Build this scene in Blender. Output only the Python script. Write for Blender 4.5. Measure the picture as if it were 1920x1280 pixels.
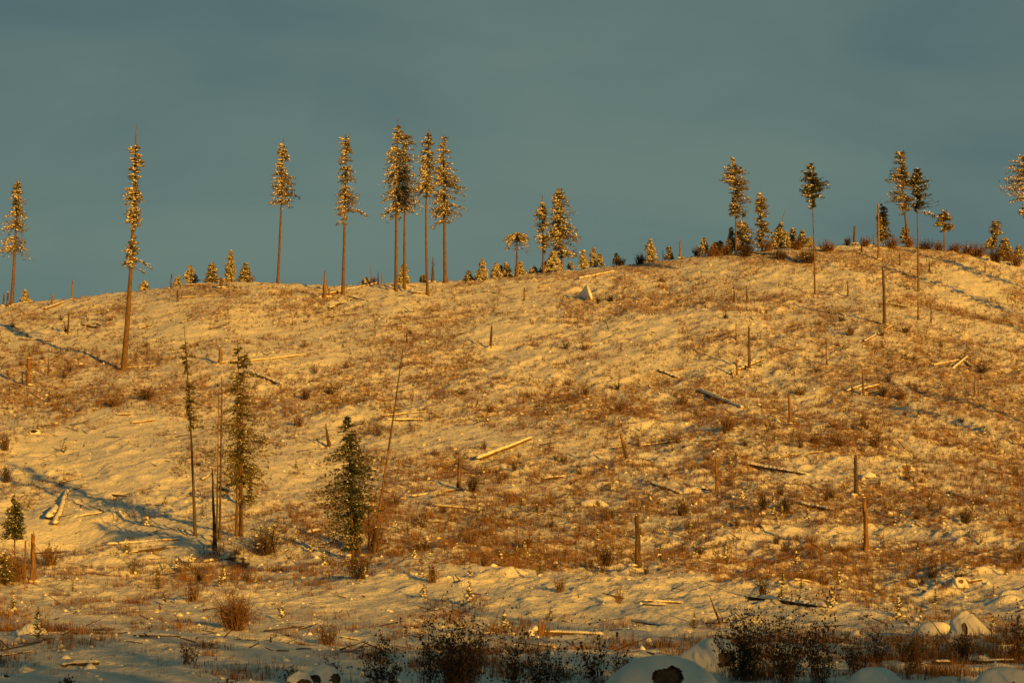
import bpy, math, random
import numpy as np

# ------------------------------------------------------------------ scene, camera, light
for o in list(bpy.data.objects):
    bpy.data.objects.remove(o)
S = bpy.context.scene
COL = S.collection
W0, H0 = 1920.0, 1280.0
F = 4200.0            # focal length of the telephoto lens in photo pixels
HOR = 1000.0          # photo row of the level line through the lens

cam = bpy.data.cameras.new('camera')
camo = bpy.data.objects.new('camera', cam)
COL.objects.link(camo)
cam.sensor_width = 36.0
cam.lens = 36.0 * F / W0
cam.shift_y = (HOR - H0 / 2) / W0
cam.clip_start, cam.clip_end = 1.0, 30000.0
camo.location = (0, 0, 0)
camo.rotation_euler = (math.pi / 2, 0, 0)
S.camera = camo

SUN_AZ = math.radians(34)       # sun stands behind the camera, this far to its right
SUN_EL = math.radians(9.5)
S.view_settings.view_transform = 'Standard'
S.view_settings.look = 'None'
S.view_settings.exposure = 0.37
S.view_settings.gamma = 1.0
S.view_settings.use_curve_mapping = False

world = bpy.data.worlds.new('World')
S.world = world
world.use_nodes = True
nt = world.node_tree
nt.nodes.clear()
def N(t, kind, **kw):
    n = t.nodes.new(kind)
    for k, v in kw.items():
        setattr(n, k, v)
    return n
out = N(nt, 'ShaderNodeOutputWorld')
bg = N(nt, 'ShaderNodeBackground')
bg.inputs['Strength'].default_value = 0.10
sky = N(nt, 'ShaderNodeTexSky', sky_type='NISHITA', sun_disc=False)
sky.sun_elevation = SUN_EL
sky.sun_rotation = math.pi - SUN_AZ
sky.altitude = 900
sky.air_density, sky.dust_density, sky.ozone_density = 1.0, 1.0, 1.0
# white balance of the evening air, and thin high cloud veiling the whole sky
wb = N(nt, 'ShaderNodeMix', data_type='RGBA', blend_type='MULTIPLY')
wb.inputs['Factor'].default_value = 1.0
wb.inputs['B'].default_value = (0.56, 0.57, 0.30, 1)
nt.links.new(sky.outputs['Color'], wb.inputs['A'])
tc = N(nt, 'ShaderNodeTexCoord')
mp = N(nt, 'ShaderNodeMapping')
mp.inputs['Scale'].default_value = (2.6, 2.6, 9.0)
mp.inputs['Rotation'].default_value = (0.0, math.radians(9), 0.0)
mp.inputs['Location'].default_value = (0.35, 0.0, 0.15)
nt.links.new(tc.outputs['Generated'], mp.inputs['Vector'])
nz = N(nt, 'ShaderNodeTexNoise')
nz.inputs['Scale'].default_value = 1.6
nz.inputs['Detail'].default_value = 5.0
nz.inputs['Roughness'].default_value = 0.52
nz.inputs['Distortion'].default_value = 0.4
nt.links.new(mp.outputs['Vector'], nz.inputs['Vector'])
rmp = N(nt, 'ShaderNodeMapRange')
rmp.inputs['From Min'].default_value = 0.31
rmp.inputs['From Max'].default_value = 0.67
rmp.inputs['To Min'].default_value = 0.0
rmp.inputs['To Max'].default_value = 1.0
nt.links.new(nz.outputs['Fac'], rmp.inputs['Value'])
vcol = N(nt, 'ShaderNodeMix', data_type='RGBA')
vcol.inputs['A'].default_value = (0.60, 1.08, 1.22, 1)      # thin veil, slate blue
vcol.inputs['B'].default_value = (1.02, 1.52, 1.40, 1)      # thicker lit cloud, grey teal
nt.links.new(rmp.outputs['Result'], vcol.inputs['Factor'])
veil = N(nt, 'ShaderNodeMix', data_type='RGBA')
nt.links.new(vcol.outputs['Result'], veil.inputs['B'])
# high cloud thinned out above the view, to darken the shade on the snow
sepx = N(nt, 'ShaderNodeSeparateXYZ'); nt.links.new(tc.outputs['Generated'], sepx.inputs['Vector'])
thin = N(nt, 'ShaderNodeMapRange', interpolation_type='SMOOTHSTEP')
thin.inputs['From Min'].default_value = 0.22; thin.inputs['From Max'].default_value = 0.50
thin.inputs['To Min'].default_value = 0.92; thin.inputs['To Max'].default_value = 0.06
nt.links.new(sepx.outputs['Z'], thin.inputs['Value'])
nt.links.new(thin.outputs['Result'], veil.inputs['Factor'])
nt.links.new(wb.outputs['Result'], veil.inputs['A'])
nt.links.new(veil.outputs['Result'], bg.inputs['Color'])
nt.links.new(bg.outputs['Background'], out.inputs['Surface'])

sun = bpy.data.lights.new('sun', 'SUN')
sun.energy = 5.0
sun.angle = math.radians(0.6)
sun.color = (1.0, 0.455, 0.040)
suno = bpy.data.objects.new('sun', sun)
COL.objects.link(suno)
suno.location = (60, -80, 40)
# local -Z points along the light: from the sun (right, behind, low) to the hill
suno.rotation_euler = (math.pi / 2 - SUN_EL, 0, SUN_AZ)

# ------------------------------------------------------------------ helpers
rng = np.random.default_rng(11)

def hash2(ix, iy, seed):
    h = (ix.astype(np.int64) * 374761393 + iy.astype(np.int64) * 668265263 + seed * 974634777) & 0xFFFFFFFF
    h = ((h ^ (h >> 13)) * 1274126177) & 0xFFFFFFFF
    h = h ^ (h >> 16)
    return (h & 0xFFFFFF) / float(0xFFFFFF)

def vnoise(x, y, seed=0):
    x = np.asarray(x, float); y = np.asarray(y, float)
    ix, iy = np.floor(x), np.floor(y)
    fx, fy = x - ix, y - iy
    fx = fx * fx * fx * (fx * (fx * 6 - 15) + 10); fy = fy * fy * fy * (fy * (fy * 6 - 15) + 10)
    a = hash2(ix, iy, seed); b = hash2(ix + 1, iy, seed)
    c = hash2(ix, iy + 1, seed); d = hash2(ix + 1, iy + 1, seed)
    return (a + (b - a) * fx) * (1 - fy) + (c + (d - c) * fx) * fy - 0.5

def fbm(x, y, octs=4, seed=0, gain=0.5):
    v, a = 0.0, 1.0
    for k in range(octs):
        v = v + a * vnoise(x * 2 ** k + 17.3 * k, y * 2 ** k - 9.1 * k, seed + k)
        a *= gain
    return v

def sstep(a, b, x):
    t = np.clip((x - a) / (b - a), 0, 1)
    return t * t * (3 - 2 * t)

# skyline of the hill: photo column -> photo row, and how far off the brow stands
RU = [-700, 0, 135, 270, 330, 430, 520, 640, 740, 850, 970, 1050, 1150, 1250, 1320, 1450, 1540, 1610, 1700, 1800, 1870, 1920, 2600]
RY = [640, 574, 561, 547, 538, 530, 532, 537, 531, 529, 517, 509, 500, 491, 480, 469, 463, 459, 464, 472, 482, 488, 560]
def yr(u): return np.interp(u, RU, RY)
def dr(u): return np.interp(u, [-700, 0, 960, 1920, 2600], [300, 305, 320, 345, 350])
PW = 1.32
ZD = [-4000, -60, 0, 40, 65, 110, 150]
ZZ = [-4.0, -4.4, -4.6, -4.5, -4.33, -3.93, -2.32]

def base_z(x, y):
    x = np.asarray(x, float); y = np.asarray(y, float)
    u = np.clip(960 + F * x / np.maximum(y, 30.0), -700, 2600)
    zn = np.interp(y, ZD, ZZ)
    t = (y - 150) / (dr(u) - 150)
    g = np.where(t < 1, 1 - np.power(np.clip(1 - t, 0, 1), PW), 1 - 0.55 * np.power(np.clip(t - 1, 0, 6), 1.5))
    g = g * sstep(-0.02, 0.10, t) + (t * 0.8) * (1 - sstep(-0.02, 0.10, t))
    py = 1065 - (1065 - yr(u)) * g
    zh = (HOR - py) / F * y
    zh = np.where(t > 1, np.maximum(zh, -6 + 4 * fbm(x / 300, y / 300, 3, 77)), zh)
    return np.where(y < 150, zn, zh), t

def height(x, y):
    z, t = base_z(x, y)
    x = np.asarray(x, float); y = np.asarray(y, float)
    brow = 1 - 0.85 * np.exp(-((t - 1) / 0.14) ** 2)
    near = sstep(40, 70, np.hypot(x, y))
    big = fbm(x / 26, y / 34, 3, 5) * 1.5 * brow
    mid = fbm(x / 5.5, y / 7.0, 3, 21) * 0.55 * (0.35 + 0.65 * brow)
    c_, s_ = math.cos(.6), math.sin(.6)
    xr, yr_ = x * c_ + y * s_, -x * s_ + y * c_
    lump = np.maximum(fbm(xr / 1.7, yr_ / 0.9, 3, 40, .6), -0.12) * 0.46
    rough = 0.55 + 0.45 * sstep(-0.2, 0.25, fbm(x / 14, y / 14, 2, 63))
    flat = 0.5 + 0.5 * sstep(95, 140, y)
    z = z - 2.2 * np.exp(-((x + 33.5) / 4.6) ** 2 - ((y - 168) / 6.5) ** 2)      # the hollow at lower left
    return z + (big + (mid + lump) * rough * flat) * near

def proj(x, y, z):
    return 960 + F * x / y, HOR - F * z / y

_DS = np.concatenate([np.arange(55, 150, 0.25), np.arange(150, 420, 0.4)])
def at(px, py, extra=0.0):
    """World point on the ground under a photo pixel; the brow itself where the pixel shows sky."""
    u = (px - 960) / F
    ds = _DS[_DS < float(dr(px)) * 1.06]
    hs = height(u * ds, ds)
    ray = (HOR - py) / F * ds
    hit = np.nonzero(ray <= hs)[0]
    if len(hit):
        d = ds[hit[0]]
    else:
        d = ds[np.argmax(hs / ds)]
    d = d + extra
    return np.array([u * d, d, float(height(np.array(u * d), np.array(d)))])

class MB:
    """Collects geometry, links it as one mesh object."""
    def __init__(self): self.v = []; self.f = []; self.m = []; self.n = 0; self.c = []
    def add(self, v, f, mat=0, col=None):
        v = np.asarray(v, float).reshape(-1, 3); f = np.asarray(f, int)
        if len(f) == 0: return
        self.v.append(v); self.f.append(f + self.n); self.m.append(np.full(len(f), mat)); self.n += len(v)
        self.c.append(np.ones((len(v), 3)) if col is None else np.broadcast_to(np.asarray(col, float), (len(v), 3)))
    def mesh(self, name, mats, smooth=False, colors=False):
        me = bpy.data.meshes.new(name)
        v = np.concatenate(self.v)
        sizes = np.concatenate([np.full(len(f), f.shape[1]) for f in self.f])
        idx = np.concatenate([f.ravel() for f in self.f])
        me.vertices.add(len(v)); me.vertices.foreach_set('co', v.ravel())
        me.loops.add(len(idx)); me.loops.foreach_set('vertex_index', idx)
        me.polygons.add(len(sizes))
        st = np.concatenate([[0], np.cumsum(sizes)[:-1]])
        me.polygons.foreach_set('loop_start', st)
        me.polygons.foreach_set('material_index', np.concatenate(self.m))
        if smooth: me.polygons.foreach_set('use_smooth', np.ones(len(sizes), bool))
        if colors:
            a = me.color_attributes.new('tone', 'FLOAT_COLOR', 'POINT')
            c = np.ones((len(v), 4)); c[:, :3] = np.concatenate(self.c)
            a.data.foreach_set('color', c.ravel())
        for m in mats: me.materials.append(m)
        me.update(calc_edges=True)
        return me
    def build(self, name, mats, parent=None, smooth=False, colors=False, loc=None):
        if not isinstance(mats, (list, tuple)): mats = [mats]
        o = bpy.data.objects.new(name, self.mesh(name, mats, smooth, colors))
        COL.objects.link(o)
        if parent is not None: o.parent = parent
        if loc is not None: o.location = loc
        return o

def tag(o, label=None, cat=None, group=None, kind=None):
    if label: o['label'] = label
    if cat: o['category'] = cat
    if group: o['group'] = group
    if kind: o['kind'] = kind
    return o

def thing(name, label, cat, loc, group=None):
    o = bpy.data.objects.new(name, None)
    o.empty_display_size = 0.3
    COL.objects.link(o)
    o.location = tuple(loc)
    return tag(o, label, cat, group)

def tube(mb, pts, rad, n=8, mat=0, cap0=True, cap1=True, jit=0.0, r=None, jag=0.0):
    """Tube along points with a radius for each; jag breaks the far rim into splinters."""
    pts = np.asarray(pts, float); rad = np.asarray(rad, float); k = len(pts)
    r = r or rng
    tan = np.gradient(pts, axis=0); tan /= np.linalg.norm(tan, axis=1)[:, None] + 1e-9
    ref = np.array([0, 1.0, 0]) if abs(tan[:, 1]).mean() < 0.8 else np.array([0, 0, 1.0])
    a = np.cross(tan, ref); a /= np.linalg.norm(a, axis=1)[:, None] + 1e-9
    b = np.cross(tan, a)
    th = np.linspace(0, 2 * np.pi, n, endpoint=False)
    lob = 1 + jit * (r.random(n) - 0.5)
    R = rad[:, None] * lob[None, :] * (1 + 0.5 * jit * (r.random((k, n)) - 0.5))
    V = pts[:, None, :] + R[..., None] * (np.cos(th)[None, :, None] * a[:, None, :] + np.sin(th)[None, :, None] * b[:, None, :])
    if jag: V[-1] += tan[-1] * (jag * (r.random(n) ** 1.5))[:, None]
    V = V.reshape(-1, 3)
    i = np.arange(k - 1)[:, None] * n; j = np.arange(n)[None, :]; j2 = (j + 1) % n
    Fq = np.stack([i + j, i + j2, i + n + j2, i + n + j], -1).reshape(-1, 4)
    mb.add(V, Fq, mat)
    if cap0:
        mb.add(np.vstack([V[:n], pts[0]]), [[(q + 1) % n, q, n] for q in range(n)], mat)
    if cap1:
        c = pts[-1] - (tan[-1] * jag * 0.15 if jag else 0)
        mb.add(np.vstack([V[-n:], c]), [[q, (q + 1) % n, n] for q in range(n)], mat)

OCT_V = np.array([[1, 0, 0], [0.5, 0.87, 0], [-0.5, 0.87, 0], [-1, 0, 0], [-0.5, -0.87, 0], [0.5, -0.87, 0], [0, 0, 1], [0, 0, -0.5]])
OCT_F = np.array([[i, (i + 1) % 6, 6] for i in range(6)] + [[(i + 1) % 6, i, 7] for i in range(6)])
def lumps(mb, c, s, mat=0, r=None, col=None):
    """Many small rounded lumps: centres c (n,3), radii s (n,3)."""
    c = np.asarray(c).reshape(-1, 3)
    if len(c) == 0: return
    r = r or rng
    n = len(c)
    ang = r.random(n) * 6.28
    V = np.broadcast_to(OCT_V, (n, 8, 3)).copy() * (0.75 + 0.5 * r.random((n, 8, 1)))
    x = V[..., 0] * np.cos(ang)[:, None] - V[..., 1] * np.sin(ang)[:, None]
    y = V[..., 0] * np.sin(ang)[:, None] + V[..., 1] * np.cos(ang)[:, None]
    V = np.stack([x, y, V[..., 2]], -1) * np.asarray(s).reshape(-1, 1, 3) + c[:, None, :]
    Fc = (OCT_F[None] + (np.arange(n) * 8)[:, None, None]).reshape(-1, 3)
    mb.add(V.reshape(-1, 3), Fc, mat, None if col is None else np.repeat(col, 8, axis=0))

def unit(v): return v / (np.linalg.norm(v, axis=-1, keepdims=True) + 1e-9)

def blades(mb, p, d, ln, wd, mat=0, r=None, col=None):
    """Thin tapering triangles from points p along d."""
    r = r or rng
    n = len(p)
    if n == 0: return
    side = unit(np.cross(d, unit(r.normal(size=(n, 3)))))
    V = np.stack([p - side * wd[:, None], p + side * wd[:, None], p + d * ln[:, None]], 1)
    mb.add(V.reshape(-1, 3), np.arange(n * 3).reshape(-1, 3), mat, None if col is None else np.repeat(col, 3, axis=0))

# ------------------------------------------------------------------ materials
def mat(name, base, rough=0.9, c2=None, scale=4.0, stretch=(1, 1, 1), bump=0.0, bscale=20.0, tone=False, spec=0.2, lo=0.35, hi=0.65, sss=0.0):
    m = bpy.data.materials.new(name); m.use_nodes = True
    t = m.node_tree; b = t.nodes['Principled BSDF']
    b.inputs['Roughness'].default_value = rough
    b.inputs['Specular IOR Level'].default_value = spec
    b.inputs['Base Color'].default_value = (*base, 1)
    co = N(t, 'ShaderNodeTexCoord'); mpn = N(t, 'ShaderNodeMapping')
    mpn.inputs['Scale'].default_value = stretch
    t.links.new(co.outputs['Object'], mpn.inputs['Vector'])
    last = None
    if c2 is not None:
        n = N(t, 'ShaderNodeTexNoise'); n.inputs['Scale'].default_value = scale; n.inputs['Detail'].default_value = 5
        t.links.new(mpn.outputs['Vector'], n.inputs['Vector'])
        mr = N(t, 'ShaderNodeMapRange'); mr.inputs['From Min'].default_value = lo; mr.inputs['From Max'].default_value = hi
        t.links.new(n.outputs['Fac'], mr.inputs['Value'])
        mx = N(t, 'ShaderNodeMix', data_type='RGBA')
        mx.inputs['A'].default_value = (*base, 1); mx.inputs['B'].default_value = (*c2, 1)
        t.links.new(mr.outputs['Result'], mx.inputs['Factor'])
        last = mx.outputs['Result']
    if tone:
        at_ = N(t, 'ShaderNodeAttribute', attribute_name='tone')
        if last is None:
            last = at_.outputs['Color']
        else:
            mu = N(t, 'ShaderNodeMix', data_type='RGBA', blend_type='MULTIPLY'); mu.inputs['Factor'].default_value = 1
            t.links.new(last, mu.inputs['A']); t.links.new(at_.outputs['Color'], mu.inputs['B'])
            last = mu.outputs['Result']
    if last is not None: t.links.new(last, b.inputs['Base Color'])
    if bump:
        n2 = N(t, 'ShaderNodeTexNoise'); n2.inputs['Scale'].default_value = bscale; n2.inputs['Detail'].default_value = 4
        t.links.new(mpn.outputs['Vector'], n2.inputs['Vector'])
        bp = N(t, 'ShaderNodeBump'); bp.inputs['Strength'].default_value = bump; bp.inputs['Distance'].default_value = 0.05
        t.links.new(n2.outputs['Fac'], bp.inputs['Height']); t.links.new(bp.outputs['Normal'], b.inputs['Normal'])
    return m

M = {}
M['snow'] = mat('snow', (0.80, 0.79, 0.755), 0.7, (0.74, 0.73, 0.70), 3.0, bump=0.3, bscale=9)
M['bark'] = mat('spruce_bark', (0.095, 0.058, 0.032), 0.95, (0.19, 0.115, 0.06), 3.0, (3, 3, 0.6), bump=0.6, bscale=18)
M['stub_bark'] = mat('grey_stub_bark', (0.05, 0.036, 0.025), 0.95, (0.135, 0.088, 0.05), 2.2, (3, 3, 0.6), bump=0.6, bscale=18)
M['bark_dark'] = mat('dark_bark', (0.055, 0.04, 0.03), 0.95, (0.14, 0.095, 0.06), 3.0, (3, 3, 0.6), bump=0.6, bscale=18)
M['wood'] = mat('weathered_wood', (0.13, 0.09, 0.055), 0.95, (0.27, 0.18, 0.10), 4.0, (4, 4, 0.5), bump=0.5, bscale=20)
M['wood_orange'] = mat('fresh_broken_wood', (0.32, 0.17, 0.065), 0.9, (0.10, 0.058, 0.032), 3.0, (4, 4, 0.5), bump=0.5, bscale=20)
M['wood_red'] = mat('rotten_red_wood', (0.30, 0.09, 0.035), 0.9, (0.12, 0.045, 0.02), 6.0, bump=0.5, bscale=20)
M['char'] = mat('charred_wood', (0.018, 0.015, 0.013), 0.95, (0.05, 0.04, 0.03), 5.0, (4, 4, 0.6), bump=0.6, bscale=20)
M['needle'] = mat('spruce_needles', (0.085, 0.082, 0.027), 0.85, (0.15, 0.12, 0.04), 1.3)
M['frost'] = mat('frosted_needles', (0.50, 0.46, 0.36), 0.85, (0.22, 0.19, 0.10), 1.6)
M['needle_olive'] = mat('olive_needles', (0.10, 0.088, 0.028), 0.85, (0.17, 0.125, 0.04), 1.3)
M['needle_dark'] = mat('dark_needles', (0.030, 0.042, 0.018), 0.85, (0.06, 0.065, 0.022), 1.3)
M['twig'] = mat('brown_twigs', (0.11, 0.062, 0.028), 0.9, (0.18, 0.10, 0.045), 1.5)
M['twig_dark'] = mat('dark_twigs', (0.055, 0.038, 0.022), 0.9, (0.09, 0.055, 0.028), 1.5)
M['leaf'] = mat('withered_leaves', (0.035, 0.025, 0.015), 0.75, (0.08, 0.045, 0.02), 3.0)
M['leaf_red'] = mat('russet_leaves', (0.14, 0.066, 0.026), 0.8, (0.20, 0.105, 0.04), 3.0)
M['stalk'] = mat('dry_stalks', (1, 1, 1), 0.9, tone=True)
def EDGE(a):
    """Where the forest's shadow ends on the flat, across the foreground."""
    return a, 75 + 4 * float(sstep(-6, 0, np.array(a))) + 6 * float(sstep(2, 8, np.array(a)))

# ------------------------------------------------------------------ the ground: one sheet out to the horizon
def veg_density(u, py, x, y):
    """How thickly stalks and brush grow: patches, bands along the slope, bare drifts."""
    n = fbm(x / 9.0, y / 16.0, 3, 91) * 0.85 + fbm(x / 2.6, y / 5.0, 2, 131) * 0.9
    d = 0.72 + n
    right = sstep(900, 1700, u)
    d = d + 0.10 * (1 - sstep(650, 740, py))
    d = d + 0.20 * right * sstep(560, 700, py) + 0.10 * right
    d = d - 0.04 * (1 - right) * (1 - sstep(600, 720, py))
    for (cx, cy, rx, ry, a) in PATCH:
        d = d + a * np.exp(-((u - cx) / rx) ** 2 - ((py - cy) / ry) ** 2)
    d = d - 0.40 * sstep(1080, 1120, py) - 0.28 * sstep(1150, 1200, py)
    return np.clip(d, 0, 1.3)
# patches read off the photo, as places on the hill: column, row, half sizes, thicker or thinner
PATCH = [(230, 745, 260, 22, .55), (600, 735, 220, 24, .45), (520, 765, 130, 20, .3), (760, 685, 160, 14, .3),
         (180, 830, 200, 40, -.5), (230, 920, 190, 60, -.75), (560, 870, 110, 60, -.6), (860, 800, 110, 45, -.5),
         (150, 985, 150, 25, -.8), (1600, 1008, 330, 16, -.9), (1560, 610, 140, 40, -.3), (950, 640, 170, 40, -.12),
         (700, 560, 170, 30, -.15), (330, 600, 170, 30, -.12), (1300, 760, 330, 45, .3), (1600, 830, 300, 20, .5),
         (1650, 940, 300, 35, .4), (1100, 990, 300, 60, .3), (1500, 1060, 400, 25, .35), (880, 1030, 140, 30, .2),
         (1000, 740, 200, 40, .2), (1480, 490, 130, 12, .4), (1720, 474, 240, 10, .9), (1420, 482, 130, 9, .7), (420, 660, 120, 18, .15),
         (1850, 700, 110, 40, .3), (1600, 900, 250, 14, -.3), (1100, 1120, 400, 22, -.5), (1830, 530, 120, 20, -.5),
         (80, 620, 120, 40, -.15), (1050, 550, 150, 25, .15), (1200, 640, 150, 40, -.08), (60, 1060, 120, 30, .3)]

ad = np.arctan((np.linspace(-60, 1980, 540) - 960) / F)
ao = np.concatenate([np.linspace(0.012, 0.25, 16), np.linspace(0.30, math.pi - 0.2, 34)])
ang = np.concatenate([(ad[0] - ao)[::-1], ad, ad[-1] + ao])
ang = np.append(ang, ang[0] + 2 * math.pi)
rad = np.concatenate([np.geomspace(3, 58, 14), np.geomspace(59, 118, 190), np.geomspace(118.4, 352, 510),
                      np.geomspace(356, 640, 34), np.geomspace(680, 20000, 22)])
AA, RR = np.meshgrid(ang, rad)
GX, GY = RR * np.sin(AA), RR * np.cos(AA)
GZ = height(GX, GY)
GZ[:, -1] = GZ[:, 0]
na, nr = len(ang), len(rad)
gu, gpy = 960 + F * GX / np.maximum(GY, 1), HOR - F * GZ / np.maximum(GY, 1)
vd = np.where(GY > 40, veg_density(np.clip(gu, -400, 2400), gpy, GX, GY), 0.3)
g = MB()
V = np.stack([GX, GY, GZ], -1)[:, :-1]
nc = na - 1
i = np.arange(nr - 1)[:, None] * nc; j = np.arange(nc)[None, :]; j2 = (j + 1) % nc
g.add(V.reshape(-1, 3), np.stack([i + j, i + j2, i + nc + j2, i + nc + j], -1).reshape(-1, 4), 0,
      np.repeat(vd[:, :-1].reshape(-1, 1), 3, axis=1))
g.add(np.vstack([V[0], [[0, 0, float(V[0, :, 2].mean())]]]), [[(q + 1) % nc, q, nc] for q in range(nc)], 0, np.full((nc + 1, 3), .3))

gm = bpy.data.materials.new('snowy_hillside'); gm.use_nodes = True
t = gm.node_tree; b = t.nodes['Principled BSDF']
b.inputs['Roughness'].default_value = 0.8; b.inputs['Specular IOR Level'].default_value = 0.15
co = N(t, 'ShaderNodeTexCoord')
at_ = N(t, 'ShaderNodeAttribute', attribute_name='tone')
n1 = N(t, 'ShaderNodeTexNoise'); n1.inputs['Scale'].default_value = 2.6; n1.inputs['Detail'].default_value = 6; n1.inputs['Roughness'].default_value = 0.68
t.links.new(co.outputs['Object'], n1.inputs['Vector'])
# duff and dead grass show through where growth is thick
ad1 = N(t, 'ShaderNodeMath', operation='MULTIPLY_ADD'); ad1.inputs[1].default_value = 0.26; ad1.inputs[2].default_value = -0.208
t.links.new(at_.outputs['Fac'], ad1.inputs[0])
ad2 = N(t, 'ShaderNodeMath', operation='ADD')
t.links.new(n1.outputs['Fac'], ad2.inputs[0]); t.links.new(ad1.outputs[0], ad2.inputs[1])
mr = N(t, 'ShaderNodeMapRange'); mr.inputs['From Min'].default_value = 0.56; mr.inputs['From Max'].default_value = 0.66
mr.inputs['To Max'].default_value = 0.85
t.links.new(ad2.outputs[0], mr.inputs['Value'])
n3 = N(t, 'ShaderNodeTexNoise'); n3.inputs['Scale'].default_value = 0.5; n3.inputs['Detail'].default_value = 3
t.links.new(co.outputs['Object'], n3.inputs['Vector'])
duff = N(t, 'ShaderNodeMix', data_type='RGBA')
duff.inputs['A'].default_value = (0.26, 0.13, 0.055, 1); duff.inputs['B'].default_value = (0.36, 0.21, 0.09, 1)
t.links.new(n3.outputs['Fac'], duff.inputs['Factor'])
sn = N(t, 'ShaderNodeMix', data_type='RGBA')
sn.inputs['A'].default_value = (0.80, 0.79, 0.76, 1); sn.inputs['B'].default_value = (0.69, 0.68, 0.65, 1)
t.links.new(n3.outputs['Fac'], sn.inputs['Factor'])
mx = N(t, 'ShaderNodeMix', data_type='RGBA')
t.links.new(mr.outputs['Result'], mx.inputs['Factor'])
t.links.new(sn.outputs['Result'], mx.inputs['A']); t.links.new(duff.outputs['Result'], mx.inputs['B'])
t.links.new(mx.outputs['Result'], b.inputs['Base Color'])
n4 = N(t, 'ShaderNodeTexNoise'); n4.inputs['Scale'].default_value = 3.5; n4.inputs['Detail'].default_value = 5; n4.inputs['Roughness'].default_value = 0.6
t.links.new(co.outputs['Object'], n4.inputs['Vector'])
bp = N(t, 'ShaderNodeBump'); bp.inputs['Strength'].default_value = 0.7; bp.inputs['Distance'].default_value = 0.22
t.links.new(n4.outputs['Fac'], bp.inputs['Height']); t.links.new(bp.outputs['Normal'], b.inputs['Normal'])
ground = g.build('ground', gm, smooth=True, colors=True)
tag(ground, kind='structure')

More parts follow.
